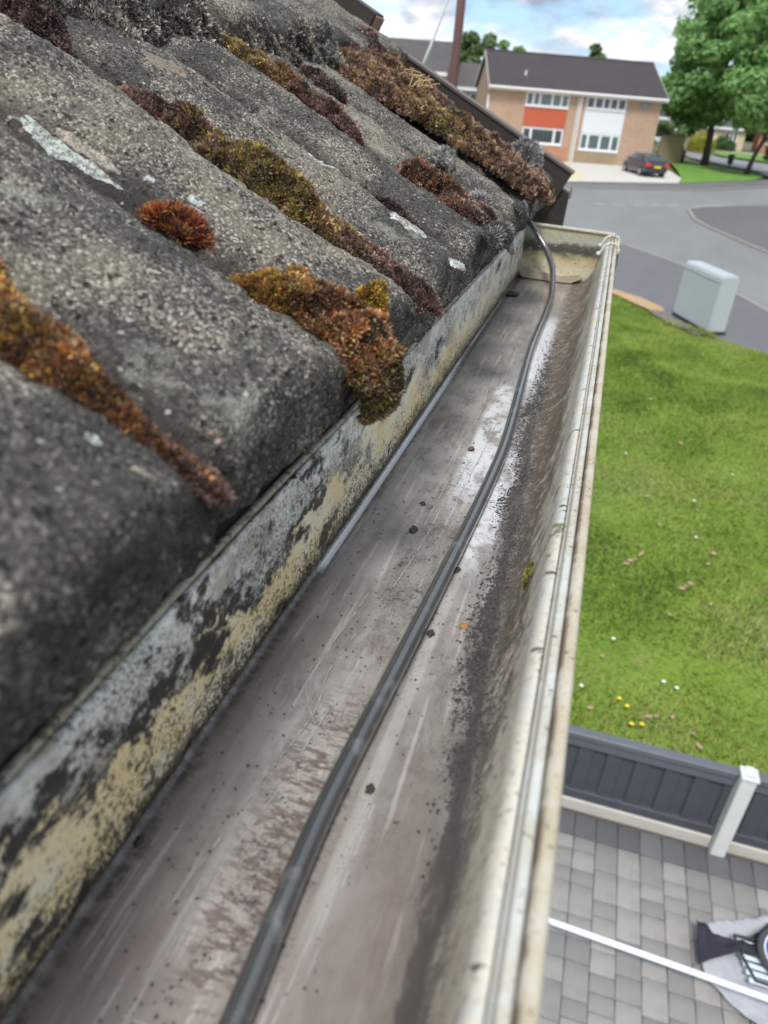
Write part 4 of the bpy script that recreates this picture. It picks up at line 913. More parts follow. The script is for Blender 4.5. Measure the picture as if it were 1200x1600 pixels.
# first trough: long rust-coloured wedge coming out of the left edge of the frame
moss('moss_strip', rpts([(-0.006, .143), (0.010, .145), (0.030, .144), (0.052, .147), (0.072, .149), (0.105, .150)], .000), [.0012, .0026, .0055, .0105, .0145, .015], [.0015, .003, .0065, .0100, .0125, .013],
     [(0, DARKM+PURP[:2]), (.16, RUST[1:]+DARKM), (.35, RUST+GOLD[:1]+BROW), (.6, RUST+GOLD[:2]+BROW)], 'rust orange moss strip widening towards the left frame edge in the nearest tile trough', n=8500, leaf=.0016, seed=1)
# moss cushion drooping over the eave
cl = rpts([(0.048, .2465), (0.038, .250), (0.025, .2555), (0.012, .260), (0.002, .262)], .000)+[(-0.0785, .262, -0.0885), (-0.0735, .260, -0.0975), (-0.0735, .255, -0.1085)]
cn = [(SP, 0, CP)]*4+[(.6, 0, .8), (.85, 0, .5), (1, 0, .1), (.95, 0, -.25)]
moss('moss_cushion', cl, [.0065, .011, .0165, .0200, .0215, .0200, .0170, .010], [.005, .009, .0115, .0125, .0130, .0130, .0125, .008],
     [(0, RUST+GOLD), (.25, RUST+BROW+DARKM), (.55, RUST+BROW+RUST), (.74, RUST[2:]+OLIV+BROW), (.86, OLIV+BROW+DARKM)], 'thick rust and gold moss cushion drooping over the tile edge into the gutter', n=12500, leaf=.0017, seed=2, nrm=cn, rough=.55)
moss('moss_cushion', rpts([(0.014, .279), (0.008, .282), (0.001, .282)], .000), [.0035, .0045, .0035], [.010, .0115, .010], [(0, GOLD+[(0.55, 0.42, 0.03)]+RUST[:2])], 'small bright yellow moss tuft on the far side of the drooping cushion', n=700, leaf=.0017, seed=3)
# red tuft
moss('moss_tuft', rpts([(0.0915, .258), (0.084, .260), (0.076, .261), (0.069, .262)], -.001), [.004, .0062, .0066, .004], [.004, .006, .006, .004], [(0, RED+RUST[:2]), (.6, RED+DARKM)], 'small spiky red orange moss tuft sitting alone above the drooping cushion', n=1100, leaf=.0032, seed=4, fuzz=4, wleaf=.09, spread=.8)
# long olive strip
moss('moss_strip', rpts([(-0.012, .341), (0.002, .348), (0.025, .350), (0.045, .350), (0.067, .349), (0.087, .347), (0.107, .349), (0.125, .349), (0.148, .352), (0.166, .350)], .001), [.005, .0080, .0090, .0115, .0155, .0165, .0150, .0125, .0100, .005], [.005, .008, .010, .012, .0145, .0145, .013, .011, .009, .005],
     [(0, PURP), (.22, BROW+PURP), (.36, OLIV+BROW+GOLD[:1]), (.66, OLIV+PURP), (.74, PURP+BROW[:1])], 'long moss strip with an olive middle and purple brown ends in a tile trough', n=17000, leaf=.0018, seed=5)
moss('moss_strip', rpts([(0.196, .346), (0.208, .344), (0.222, .344), (0.232, .342)], .001), [.006, .011, .014, .014], [.006, .011, .013, .013], [(0, DARKM+PURP)], 'dark purple moss strip at the top left frame corner', n=3000, leaf=.0019, seed=6)
moss('moss_strip', rpts([(0.108, .560), (0.124, .558), (0.150, .558), (0.180, .556), (0.208, .559), (0.232, .566), (0.240, .568)], .002), [.008, .013, .0165, .0165, .0155, .013, .008], [.006, .010, .0115, .0120, .012, .011, .006],
     [(0, PURP+[(0.16, 0.07, 0.07)]), (.4, PURP+BROW+BROW), (.6, BROW+GOLD[:1]+OLIV)], 'tan and purple moss strip below the shaggy ledge of the upper tiles', n=9500, leaf=.0019, seed=7)
moss('moss_strip', rpts([(-0.006, .533), (0.010, .535), (0.034, .538), (0.060, .540), (0.076, .546)], .001), [.005, .0095, .0125, .0135, .009], [.006, .010, .012, .0125, .008], [(0, PURP+GREY[:1]), (.3, PURP+BROW+RED[:1]), (.65, RUST+PURP+GREY[:1])], 'short brown moss strip with pale frosted edge in a tile trough near the gutter', n=5600, leaf=.0019, seed=8)
moss('moss_strip', rpts([(0.152, .622), (0.165, .624), (0.180, .626), (0.196, .628)], .001), [.006, .010, .010, .006], [.006, .009, .009, .005], [(0, DARKM+PURP+GREY[:1])], 'thin dark moss strip beside a pale lichen streak', n=2000, leaf=.0018, seed=9)
moss('moss_strip', rpts([(0.020, .462), (0.034, .463), (0.052, .464), (0.066, .466)], -.001), [.003, .005, .005, .003], [.003, .0045, .0045, .003], [(0, DARKM)], 'faint dark moss line in the hollow beside the short brown strip', n=900, leaf=.0016, seed=13)
# large bank of moss near the verge
moss('moss_bank', rpts([(-0.018, .820), (0.002, .820), (0.030, .818), (0.062, .822), (0.095, .822), (0.128, .818), (0.160, .812), (0.190, .800), (0.215, .785), (0.228, .775)], .001), [.022, .036, .042, .042, .048, .058, .062, .056, .044, .02], [.010, .015, .016, .015, .017, .019, .020, .019, .016, .008],
     [(0, PURP+BROW), (.22, BROW+PURP), (.35, BROW+PURP+OLIV), (.5, OLIV+BROW+GOLD[:1]), (.62, BROW+PURP), (.74, BROW+[(0.34, 0.20, 0.11)]+PURP), (.88, BROW+GOLD[:1]+PURP)], 'large brown and purple moss bank running down the tiles beside the verge', n=23000, leaf=.0026, seed=10, rough=.55)
moss('moss_bank', rpts([(0.125, .935), (0.150, .935), (0.18, .935), (0.205, .935), (0.232, .935)], .001), [.020, .034, .045, .055, .05], [.006, .011, .014, .016, .015], [(0, PURP+BROW[:2]), (.5, PURP+OLIV[:1])], 'dim purple moss bank between the large bank and the dark verge', n=7000, leaf=.0026, seed=11, rough=.55)
# straw caught in the big bank
b = MB(); rs = random.Random(8)
for k in range(26):
    p = Vector(roofpt(0.150+rs.uniform(-.012, .012), .80+rs.uniform(-.014, .014), .027)); d = Vector((rs.uniform(-.6, 1), rs.uniform(-.8, .6), rs.uniform(-.2, .3))).normalized()*rs.uniform(.008, .018)
    b.tube([p-d*.5, p+Vector((0, 0, rs.uniform(0, .003))), p+d*.5], .00035, 4)
tag(b.build('dry_grass', simple('dry_straw', (0.52, 0.36, 0.19), 0.8, 0.2, 60), near=True), 'tangle of dry straw caught on top of the large moss bank', 'straw')
# frosted grey cushions
def cushion(s, y, rad, hgt, label, seed, tint=1.0, n=1500):
    p = roofpt(s, y, 0.0)
    pth = [p+np.array([CP, 0, -SP])*k*rad for k in (-.98, -.6, -.2, .2, .6, .98)]
    ww = [rad*v for v in (.25, .8, .98, .98, .8, .25)]; hh = [hgt*v for v in (.25, .8, 1, 1, .8, .25)]
    g = [tuple(c*tint for c in q) for q in [(0.42, 0.41, 0.40), (0.30, 0.29, 0.28), (0.16, 0.14, 0.13), (0.55, 0.54, 0.53)]]
    moss('grey_moss_cushion', pth, ww, hh, [(0, g)], label, 'moss', n=n, leaf=rad*.19, seed=seed, fuzz=4, wleaf=.07, spread=.7, rough=.12, core=(.05, .045, .04), tipgain=1.7)
cushion(0.074, .690, .0125, .014, 'frosted grey moss cushion alone on the tile left of the large bank', 41, .8)
cushion(0.080, .975, .0125, .014, 'pale rimmed grey moss cushion above the large bank close to the verge', 42)
cushion(0.040, 1.005, .0220, .022, 'biggest grey brown furry moss cushion against the verge', 43, .62, 3600)
cushion(0.019, .585, .0125, .014, 'frosted grey moss cushion beside the short brown strip near the eave', 44, .8)
cushion(-0.002, .705, .0085, .007, 'small flat grey moss cushion on the tile nose near the cable', 45, .6, 700)
cushion(-0.008, .525, .0125, .011, 'ragged grey moss cushion on the tile edge over the gutter', 46, .6)
cushion(0.004, .548, .0080, .010, 'tiny grey moss knob between strip and tile edge', 47, .7, 700)
# shaggy, lichen-crusted ledge of the upper tiles
SHAG = [(0.20, 0.18, 0.16), (0.28, 0.26, 0.22), (0.13, 0.115, 0.10), (0.36, 0.34, 0.30)]
CRUST = [(0.20, 0.19, 0.17), (0.27, 0.25, 0.22), (0.13, 0.12, 0.11), (0.34, 0.31, 0.26), (0.10, 0.085, 0.075)]
for k, (ya, yb, hgt, pal_, lab, sd) in enumerate([
        (.335, .450, .012, SHAG+CRUST, 'shaggy grey moss hanging from the nearest upper tile roll', 51),
        (.430, .545, .015, SHAG+DARKM+CRUST[:2], 'shaggy dark moss on the upper tile edge left of the tan strip', 52),
        (.525, .635, .017, SHAG+PURP[:1]+CRUST[:1], 'shaggy grey moss mass hanging over the tan strip top', 53),
        (.615, .725, .018, CRUST+[(0.34, 0.29, 0.18)], 'crusted moss mass with a yellowish scab on the upper tile edge', 54),
        (.705, .805, .020, [(0.32, 0.34, 0.33), (0.22, 0.22, 0.21), (0.42, 0.46, 0.45)]+CRUST, 'pale lichen crusted lump at the end of the shaggy ledge', 55),
        (.800, .920, .013, DARKM+PURP, 'dark moss on the upper tile edge above the large bank', 56),
        (.900, 1.05, .016, DARKM+PURP, 'dark purple moss mass under the tan verge end', 57)]):
    ys = np.linspace(ya, yb, 9); fr_h = prof(ys)/.015
    pth = [roofpt(np.array([GAUGE+.002+.003*math.sin(40*q)]), np.array([q]), .004-.006*float(1-f_))[0] for q, f_ in zip(ys, fr_h)]
    env = [.6, .9, 1, 1, 1.05, 1, 1, .9, .6]
    moss('moss_ledge', pth, [.024*e_ for e_ in env], [hgt*e_*(.7+.3*math.sin(k+ii)) for ii, e_ in enumerate(env)], [(0, pal_)], lab, 'moss', n=6500, leaf=.0024, seed=sd, nrm=[(.60, 0, .80)]*9, rough=.75, core=(.045, .04, .036), fuzz=3, wleaf=.22, spread=1.2)

# flat lichen patches following the tile surface
def lichen(sc, yc, ls, ly, c1, c2, label, seed, n=0.0007):
    r_ = random.Random(seed); NA, NR = 44, 9; pts = []
    rad = [1+0.35*float(fbm(np.array([[math.cos(2*math.pi*a/NA)*1.6, math.sin(2*math.pi*a/NA)*1.6, seed*1.7]]), 3, seed)[0])+0.13*r_.uniform(-1, 1) for a in range(NA)]
    for k in range(NR+1):
        for a in range(NA):
            q = k/NR*rad[a]; pts.append((sc+ls*q*math.sin(2*math.pi*a/NA), yc+ly*q*math.cos(2*math.pi*a/NA), n if k < NR else -0.0006))
    p = np.array(pts); V = roofpt(p[:, 0], p[:, 1], p[:, 2]); me = np_mesh('lichen_patch', V, grid_faces(NR+1, NA, True), near=True)
    t = NT('lichen', near=True); f = t.noise(420, 5, rough=0.7); g = t.noise(120, 3)
    c = t.mix(t.step(g, .4, .62), tuple(k*.85 for k in c1), tuple(k*.7 for k in c2)); c = t.mix(t.mul(t.step(f, .47, .55), .85), c, (0.16, 0.15, 0.135)); c = t.mix(t.mul(t.step(t.noise(1300, 3), .50, .62), .7), c, (0.07, 0.068, 0.062)); t.bump(f, .7, .0008)
    return tag(link('lichen_patch', me, t.out(c, .9, .2), smooth=True), label, 'lichen')
MINT = (0.58, 0.64, 0.58); CRM = (0.52, 0.43, 0.33); PALEG = (0.62, 0.66, 0.62)
lichen(.1296, .2590, .0215, .0032, MINT, MINT, 'long mint white lichen streak on the left tile', 1)
lichen(.1240, .2650, .0130, .0026, CRM, (0.5, 0.46, 0.38), 'cream lichen band along the far side of the mint streak', 2)
lichen(.0850, .278, .0035, .0028, PALEG, PALEG, 'small white lichen dot beyond the red moss tuft', 3)
lichen(.1010, .270, .0018, .0022, PALEG, PALEG, 'tiny pale lichen fleck above the red moss tuft', 4)
lichen(.182, .408, .0110, .0130, (0.30, 0.28, 0.22), (0.36, 0.25, 0.18), 'buff and pinkish lichen bloom on the roll above the olive moss strip', 5, .0002)
lichen(.0930, .436, .0095, .0035, PALEG, PALEG, 'white lichen streak on the second roll behind the olive strip', 6)
lichen(.0325, .426, .0120, .0048, PALEG, (0.5, 0.44, 0.34), 'white and tan lichen streak near the eave behind the olive strip', 7)
lichen(.0440, .374, .0085, .0030, PALEG, PALEG, 'pale lichen streak touching the far side of the olive strip', 8)
lichen(-.003, .410, .0050, .0070, PALEG, (0.34, 0.30, 0.25), 'pale scabby lichen on the tile nose over the gutter', 9, .0003)
lichen(.178, .664, .0240, .0055, PALEG, MINT, 'long pale lichen streak between tan strip and large moss bank', 10)
lichen(.118, .668, .0110, .0065, PALEG, MINT, 'pale lichen mark below the large moss bank', 11)
lichen(.0095, .1265, .0022, .0016, CRM, CRM, 'small buff lichen dot at the near tile corner', 12, .0003)
lichen(.0225, .1275, .0020, .0016, PALEG, PALEG, 'white lichen dot on the nearest tile', 13, .0003)

# ================================================================== GUTTER
GY0, GY1 = -0.35, 1.0
ZF = -0.193
def mat_backwall():
    t = NT('gutter_back_wall_dirt', near=True); x, y, z = t.sep()
    h = t.mul(t.add(z, 0.193), 1/0.06)
    n1 = t.noise(34, 7, t.mapv((1, .55, 1)), rough=.62); n2 = t.noise(170, 6, rough=.7); n3 = t.noise(700, 4, rough=.7)
    n1b = t.noise(38, 7, t.mapv((1, .6, 1.2), (4, 2, 7)), rough=.68)
    hw = t.add(h, t.add(t.mul(t.sub(n1, .5), 1.5), t.mul(t.sub(n2, .5), .75)))
    cream = t.mix(t.step(n1b, .38, .62), (0.88, 0.80, 0.60), (0.86, 0.68, 0.38))
    cream = t.mix(t.step(n2, .55, .72), cream, (0.80, 0.74, 0.60))
    near = t.step(y, .75, .15)
    cream = t.mix(t.step(y, .45, .95), cream, (0.60, 0.58, 0.46))
    white = t.mix(t.step(n2, .42, .62), (0.56, 0.56, 0.49), (0.80, 0.80, 0.74))
    white = t.mix(t.mul(t.step(n1b, .52, .6), .7), white, (0.34, 0.29, 0.22))
    hw = t.sub(hw, t.mul(t.step(y, .05, .30), .0)); black = t.mix(n2, (0.025, 0.025, 0.022), (0.07, 0.066, 0.058))
    mould = t.mul(t.step(t.noise(42, 6, t.mapv((1, .5, 1), (9, 4, 2)), rough=.7), .54, .60), t.step(y, .62, .35)); c = t.mix(t.mx(t.step(hw, .54, .64), mould), cream, black)
    top = t.sub(t.add(hw, t.mul(t.sub(n1b, .5), 1.6)), t.mul(t.step(y, .24, .10), .10))
    c = t.mix(t.step(top, .66, .82), c, white)
    # less of the black band further along
    c = t.mix(t.mul(t.mul(t.step(y, .24, .42), t.step(n1b, .38, .48)), .85), c, t.mix(t.step(hw, .35, .6), cream, white))
    # black speckle, densest along the foot
    foot = t.add(t.mul(t.step(hw, .46, .0), .17), t.mul(t.step(n1, .42, .60), .12))
    sp = t.step(t.add(n3, foot), .60, .72); sp2 = t.step(t.add(n2, foot), .64, .74)
    c = t.mix(t.mul(t.mx(sp, sp2), .92), c, (0.05, 0.042, 0.032))
    c = t.mix(t.mul(t.step(t.add(h, t.mul(t.sub(n2, .5), 1.1)), .13, .05), .85), c, (0.07, 0.058, 0.045))
    t.bump(t.add(n3, n2), .5, .0006)
    return t.out(c, .75, .3)
def mat_trough():
    t = NT('gutter_inside_grime', near=True); x, y, z = t.sep(); h = t.mul(t.add(z, .193), 1/.053)
    lng = t.mapv((1, .10, 1)); lng2 = t.mapv((1, .045, 1), (0, 3, 0))
    a = t.noise(60, 6, lng, rough=.6); b_ = t.noise(240, 6, lng, rough=.65); cld = t.noise(24, 6, t.mapv((1, .5, 1)), rough=.6, dist=.4); cl2 = t.noise(70, 6, t.mapv((1, .6, 1), (3, 1, 0)), rough=.65, dist=.3); ln = t.noise(330, 3, lng2)
    fine = t.noise(1300, 4, t.mapv((1, .8, 1)), rough=.75); med = t.noise(330, 5, t.mapv((.7, 1, .7)), rough=.7); ht = t.noise(520, 4, t.mapv((.35, 1.0, 1), (0, 0, 0), (0, 0, .35)), rough=.6)
    wob = t.mul(t.sub(cld, .5), .016); u = t.sub(x, t.sub(t.mul(t.math('MINIMUM', y, .62), -.042), .003)); uw = t.add(u, wob)       # across, measured from the silt line
    xw = t.add(x, t.mul(wob, .9))
    # ---------------- floor
    col = t.mix(t.step(cld, .36, .62), (0.225, 0.207, 0.190), (0.325, 0.308, 0.292))
    col = t.mix(t.mul(t.step(cl2, .44, .58), .55), col, (0.18, 0.15, 0.135)); col = t.mix(t.mul(t.step(t.noise(110, 6, t.mapv((1, .45, 1), (7, 1, 0)), rough=.7, dist=.5), .50, .62), .45), col, (0.15, 0.118, 0.105))
    col = t.mix(t.mul(t.step(a, .48, .64), .5), col, (0.45, 0.425, 0.415))
    br = t.mul(t.step(t.add(y, t.mul(t.sub(cld, .5), .3)), .19, .05), .7); col = t.mix(br, col, (0.185, 0.145, 0.125))
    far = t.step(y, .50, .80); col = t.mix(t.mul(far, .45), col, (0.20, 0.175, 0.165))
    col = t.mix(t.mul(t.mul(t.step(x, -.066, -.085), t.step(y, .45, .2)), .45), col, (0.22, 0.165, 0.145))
    col = t.mix(t.mul(t.step(ln, .58, .68), .35), col, (0.60, 0.57, 0.55))
    # pale wiped streak beside the cable
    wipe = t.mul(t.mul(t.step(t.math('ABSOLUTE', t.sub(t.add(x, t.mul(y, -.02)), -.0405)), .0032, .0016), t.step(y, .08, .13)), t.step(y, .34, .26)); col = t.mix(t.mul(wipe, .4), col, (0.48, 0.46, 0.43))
    # sky reflections on the wet floor, painted in as pale patches
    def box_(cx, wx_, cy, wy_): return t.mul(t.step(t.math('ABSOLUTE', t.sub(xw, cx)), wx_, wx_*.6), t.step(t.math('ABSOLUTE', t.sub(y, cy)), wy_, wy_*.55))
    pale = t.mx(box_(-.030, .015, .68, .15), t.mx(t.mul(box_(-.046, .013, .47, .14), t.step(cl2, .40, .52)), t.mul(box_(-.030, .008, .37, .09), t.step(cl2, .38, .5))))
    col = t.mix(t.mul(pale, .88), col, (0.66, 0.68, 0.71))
    # fine pepper
    patch = t.mul(t.mul(t.step(xw, -.072, -.060), t.step(xw, -.040, -.050)), t.mul(t.step(y, .07, .10), t.step(y, .22, .17)))
    patch2 = t.mul(t.mul(t.step(xw, -.070, -.060), t.step(xw, -.030, -.044)), t.mul(t.step(y, .20, .26), t.step(y, .46, .36)))
    band = t.mul(t.mul(t.step(t.add(uw, t.mul(t.sub(cl2, .5), .02)), -.0065, .000), t.step(uw, .0060, .001)), t.step(y, .74, .50))
    halo = t.mul(t.step(uw, -.022, -.004), t.mul(t.step(y, .10, .2), t.step(y, .75, .5)))
    dens = t.add(t.add(t.mul(patch, .10), t.mul(patch2, .09)), t.add(t.mul(halo, .12), t.mul(t.step(cl2, .46, .62), .07)))
    m1 = t.step(t.add(fine, dens), .635, .70); m2 = t.step(t.add(med, t.mul(dens, .8)), .68, .74); m3 = t.mul(t.step(ht, .46, .60), patch)
    col = t.mix(t.mul(patch, .35), col, (0.50, 0.46, 0.43)); col = t.mix(t.mul(m3, .85), col, (0.12, 0.08, 0.065)); col = t.mix(t.mul(m1, .68), col, (0.075, 0.06, 0.055)); col = t.mix(t.mul(m2, .8), col, (0.045, 0.038, 0.036))
    strip = t.mul(t.mul(t.step(t.math('ABSOLUTE', t.sub(x, -.0950)), .0022, .0008), t.step(y, .262, .278)), t.step(y, .66, .52))  # wet highlight painted white along the back floor corner
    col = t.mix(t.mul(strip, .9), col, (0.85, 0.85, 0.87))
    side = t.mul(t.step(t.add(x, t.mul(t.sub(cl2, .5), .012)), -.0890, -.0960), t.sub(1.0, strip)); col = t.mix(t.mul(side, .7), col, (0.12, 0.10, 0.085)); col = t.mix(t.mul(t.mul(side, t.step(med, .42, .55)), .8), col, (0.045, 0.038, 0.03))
    # ---------------- front wall
    dash = t.noise(520, 6, t.mapv((.35, 1, .35), (0, 0, 0), (R(-30), 0, 0)), rough=.78); big = t.noise(30, 6, t.mapv((1, .7, 1)), rough=.65); big2 = t.noise(95, 6, t.mapv((1, 1, 1), (1, 5, 1)), rough=.7)
    fr = t.mix(t.step(big, .4, .6), (0.58, 0.51, 0.41), (0.68, 0.62, 0.51)); fr = t.mix(t.step(t.noise(130, 4, t.mapv((1, .25, 1), (0, 9, 0)), rough=.6), .50, .64), fr, (0.64, 0.59, 0.49))
    gr = t.sub(t.add(t.step(t.add(h, t.mul(t.sub(big, .5), 1.4)), 1.12, .05), t.mul(t.sub(big2, .5), 1.3)), t.add(t.mul(t.step(y, .16, .04), .35), t.mul(t.step(y, .3, .8), .12)))
    fr = t.mix(t.mul(t.step(gr, .28, .9), .75), fr, t.mix(med, (0.21, 0.175, 0.145), (0.37, 0.32, 0.275)))
    fr = t.mix(t.mul(t.step(t.add(dash, t.mul(gr, .24)), .60, .67), .9), fr, (0.085, 0.062, 0.048))
    fr = t.mix(t.mul(t.step(t.add(fine, t.mul(gr, .11)), .63, .69), .7), fr, (0.07, 0.055, 0.045))
    wht = t.mul(t.step(t.sub(t.add(h, t.mul(t.sub(big2, .5), .7)), t.mul(t.step(y, .22, .08), .12)), .80, .92), .9); fr = t.mix(wht, fr, t.mix(t.step(big, .42, .58), (0.50, 0.52, 0.50), (0.56, 0.53, 0.45)))
    fr = t.mix(t.mul(t.step(t.add(t.noise(620, 5, t.mapv((.7, 1, .7), (4, 4, 4)), rough=.75), t.mul(t.sub(big2, .5), .25)), .585, .635), .8), fr, (0.13, 0.10, 0.08)); fr = t.mix(t.mul(t.step(t.noise(210, 6, t.mapv((1, .7, 1), (6, 1, 2)), rough=.75, dist=.4), .53, .63), .6), fr, (0.33, 0.27, 0.21))
    blot = t.mul(t.step(t.noise(160, 3, t.mapv((.5, 1, .5), (8, 2, 1)), rough=.5), .62, .66), t.step(h, .40, .6)); fr = t.mix(t.mul(blot, .9), fr, (0.05, 0.04, 0.035))
    g = t.mul(t.step(t.math('ABSOLUTE', t.sub(y, .253)), .010, .003), t.mul(t.step(h, .45, .6), t.step(med, .45, .55))); fr = t.mix(t.mul(g, .85), fr, (0.10, 0.12, 0.03))
    wall = t.step(t.add(uw, t.mul(t.step(y, .3, .9), .004)), .000, .008)
    col = t.mix(wall, col, fr)
    # silt line over both
    bn = t.step(t.add(t.add(t.mul(fine, .6), t.mul(med, .5)), t.mul(band, .42)), .74, .84); col = t.mix(t.mul(bn, t.mul(band, .85)), col, (0.065, 0.055, 0.05)); col = t.mix(t.mul(band, .22), col, (0.12, 0.105, 0.10))
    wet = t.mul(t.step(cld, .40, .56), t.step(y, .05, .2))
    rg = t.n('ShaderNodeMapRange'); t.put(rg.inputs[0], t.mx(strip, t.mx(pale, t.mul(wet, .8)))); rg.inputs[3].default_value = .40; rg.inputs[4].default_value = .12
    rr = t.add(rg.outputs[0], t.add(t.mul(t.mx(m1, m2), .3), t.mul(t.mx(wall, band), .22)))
    t.bump(t.add(t.add(t.mul(a, .5), t.mul(b_, .3)), t.add(t.mul(m1, .3), t.add(t.mul(m2, .7), t.mul(bn, .5)))), .3, .0009)
    return t.out(col, rr, .6)
def mat_rim(name, base, spk=.60):
    t = NT(name, near=True); big = t.noise(55, 5, rough=.6); fine = t.noise(460, 5, t.mapv((.8, .9, .8)), rough=.7); x, y, z = t.sep()
    c = t.mix(t.step(big, .35, .65), base, tuple(k*q for k, q in zip(base, (.86, .80, .68)))); c = t.mix(t.mul(t.step(t.add(fine, t.mul(t.sub(big, .5), .3)), spk, spk+.05), .85), c, (0.07, 0.06, 0.05)); c = t.mix(t.mul(t.step(t.noise(150, 6, t.mapv((1, .7, 1), (2, 2, 2)), rough=.7), .52, .62), .6), c, (0.45, 0.40, 0.32)); c = t.mix(t.mul(t.step(t.noise(700, 5, t.mapv((1, .8, 1), (1, 5, 2)), rough=.8), .60, .64), .8), c, (0.09, 0.075, 0.06)); c = t.mix(t.mul(t.step(t.math('ABSOLUTE', t.sub(x, .0080)), .0007, .0002), .75), c, (0.16, 0.14, 0.12)); c = t.mix(t.mul(t.step(t.math('ABSOLUTE', t.sub(x, .0117)), .0009, .0003), t.mul(t.step(big, .40, .55), .8)), c, (0.16, 0.115, 0.09))
    c = t.mix(t.mul(t.step(t.noise(1000, 3), .62, .7), .4), c, (0.3, 0.27, 0.22))
    t.bump(fine, .12, .0005)
    return t.out(c, .58, .35)
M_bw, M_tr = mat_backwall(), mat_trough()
M_rim = mat_rim('gutter_rim_white', (0.52, 0.54, 0.52)); M_rimc = mat_rim('gutter_lip_cream', (0.50, 0.46, 0.38), .62); M_clip = mat_rim('bracket_white', (0.58, 0.60, 0.58), .70)
gut = empty('gutter', (0, 0, 0), label='white plastic roof gutter running away, stained and wet inside', cat='gutter')
def extrude(name, prof_, m, y0=GY0, y1=GY1, step=.004, wob=0.0, thick=None, flake=0.0):
    p = np.array(prof_, float)
    if thick: # close the section with an offset outer skin
        d = np.gradient(p, axis=0); n = np.stack([d[:, 1], -d[:, 0]], 1); n /= np.linalg.norm(n, axis=1, keepdims=True); p = np.vstack([p, (p+n*thick)[::-1]])
    ys = np.linspace(y0, y1, max(2, int((y1-y0)/step))); k = len(p)
    V = np.zeros((len(ys), k, 3)); V[..., 0] = p[None, :, 0]; V[..., 1] = ys[:, None]; V[..., 2] = p[None, :, 1]
    if wob: V[..., 2] += wob*vnoise(np.stack([V[..., 0]*30, V[..., 1]*9, V[..., 0]*0], -1), 3); V[..., 0] += wob*.6*vnoise(np.stack([V[..., 0]*0, V[..., 1]*7, V[..., 2]*20], -1), 6)
    if flake: V[..., 0] += flake*np.maximum(0, fbm(np.stack([V[..., 0]*0, V[..., 1]*110, V[..., 2]*150], -1), 3, 77))
    F_ = grid_faces(len(ys), k, bool(thick))
    me = np_mesh(name, V.reshape(-1, 3), F_, near=True)
    bm = bmesh.new(); bm.from_mesh(me)
    if thick:
        bm.verts.ensure_lookup_table(); bm.faces.new([bm.verts[i] for i in range(k)]); bm.faces.new([bm.verts[(len(ys)-1)*k+i] for i in range(k)][::-1])
    bmesh.ops.recalc_face_normals(bm, faces=bm.faces); bm.to_mesh(me); bm.free()
    o = link(name, me, m, gut, smooth=True)
    return o
def fil(cx, cz, r_, a0, a1, n=8): return [(cx+r_*math.cos(R(a0+(a1-a0)*i/n)), cz+r_*math.sin(R(a0+(a1-a0)*i/n))) for i in range(n+1)]
XB, XR = -0.0985, -0.0235
extrude('back_wall', [(XB-.0008+.0008*k/15, -.1335-.0553*k/15) for k in range(16)], M_bw, step=.0025, thick=-.0022, wob=.0003, flake=.0007)
extrude('back_edge', [(XB-.0030, -.1333), (XB-.0024, -.1322), (XB-.0004, -.1320), (XB+.0002, -.1334)], mat_rim('gutter_back_edge', (0.40, 0.38, 0.30), .52), thick=.0008, wob=.0012)
TP = fil(XB+.0042, ZF+.0042, .0042, 180, 270, 10)+[(-.07, ZF-.0002), (-.05, ZF-.0003), (-.036, ZF-.0001)]+[(-.030, -.1928), (-.025, -.1924), (-.020, -.1913), (-.0155, -.1892), (-.0117, -.1862), (-.0085, -.1822), (-.0058, -.1770), (-.0037, -.1710), (-.0020, -.1645), (-.0007, -.1580), (.0005, -.1515), (.0015, -.1460), (.0023, -.1415), (.0032, -.1388), (.0044, -.1375), (.0058, -.1369), (.0066, -.1371)]
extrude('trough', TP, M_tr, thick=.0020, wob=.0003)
rimp = [(.0067, -.1374), (.0070, -.1368), (.0088, -.1361), (.0104, -.1359), (.0111, -.1364)]
extrude('rim', rimp, M_rim, thick=.0018)
extrude('outer_lip', [(.0112, -.1364), (.0118, -.1350), (.0130, -.1342), (.0150, -.1343), (.0156, -.1360), (.0154, -.150), (.0142, -.160), (.0115, -.172), (.0062, -.186), (-.004, -.1955)], M_rimc, thick=.0012)
# end cap with inner flange
def mat_cap():
    t = NT('end_cap_algae', near=True); x, y, z = t.sep(); h = t.mul(t.add(z, .193), 1/.066); n1 = t.noise(60, 6, t.mapv((.6, 1, 1)), rough=.65); n2 = t.noise(260, 5, rough=.7)
    hw = t.add(h, t.mul(t.sub(n1, .5), .35))
    c = t.ramp(hw, [(0.0, (0.55, 0.50, 0.38)), (.28, (0.56, 0.53, 0.40)), (.40, (0.50, 0.40, 0.24)), (.47, (0.30, 0.27, 0.18)), (.54, (0.06, 0.06, 0.05)), (.66, (0.09, 0.09, 0.07)), (.74, (0.42, 0.42, 0.36)), (.85, (0.40, 0.38, 0.24)), (1.0, (0.46, 0.44, 0.32))])
    c = t.mix(t.mul(t.step(n2, .52, .66), .6), c, (0.20, 0.19, 0.09)); c = t.mix(t.mul(t.step(n2, .44, .34), .5), c, (0.62, 0.64, 0.60))
    t.bump(n2, .4, .001); return t.out(c, .7, .3)
cap = bpy.data.objects.new('end_cap', None); COL.objects.link(cap); cap.parent = gut
out_ = [(XB-.003, -.1285), (XB-.003, -.197), (-.03, -.197), (-.012, -.187), (-.002, -.168), (.006, -.148), (.0125, -.140), (.0125, -.1305)]
b = MB(); b.prism(out_, 1.0005, 1.0045); b.build('cap_plate', mat_cap(), cap, near=True)
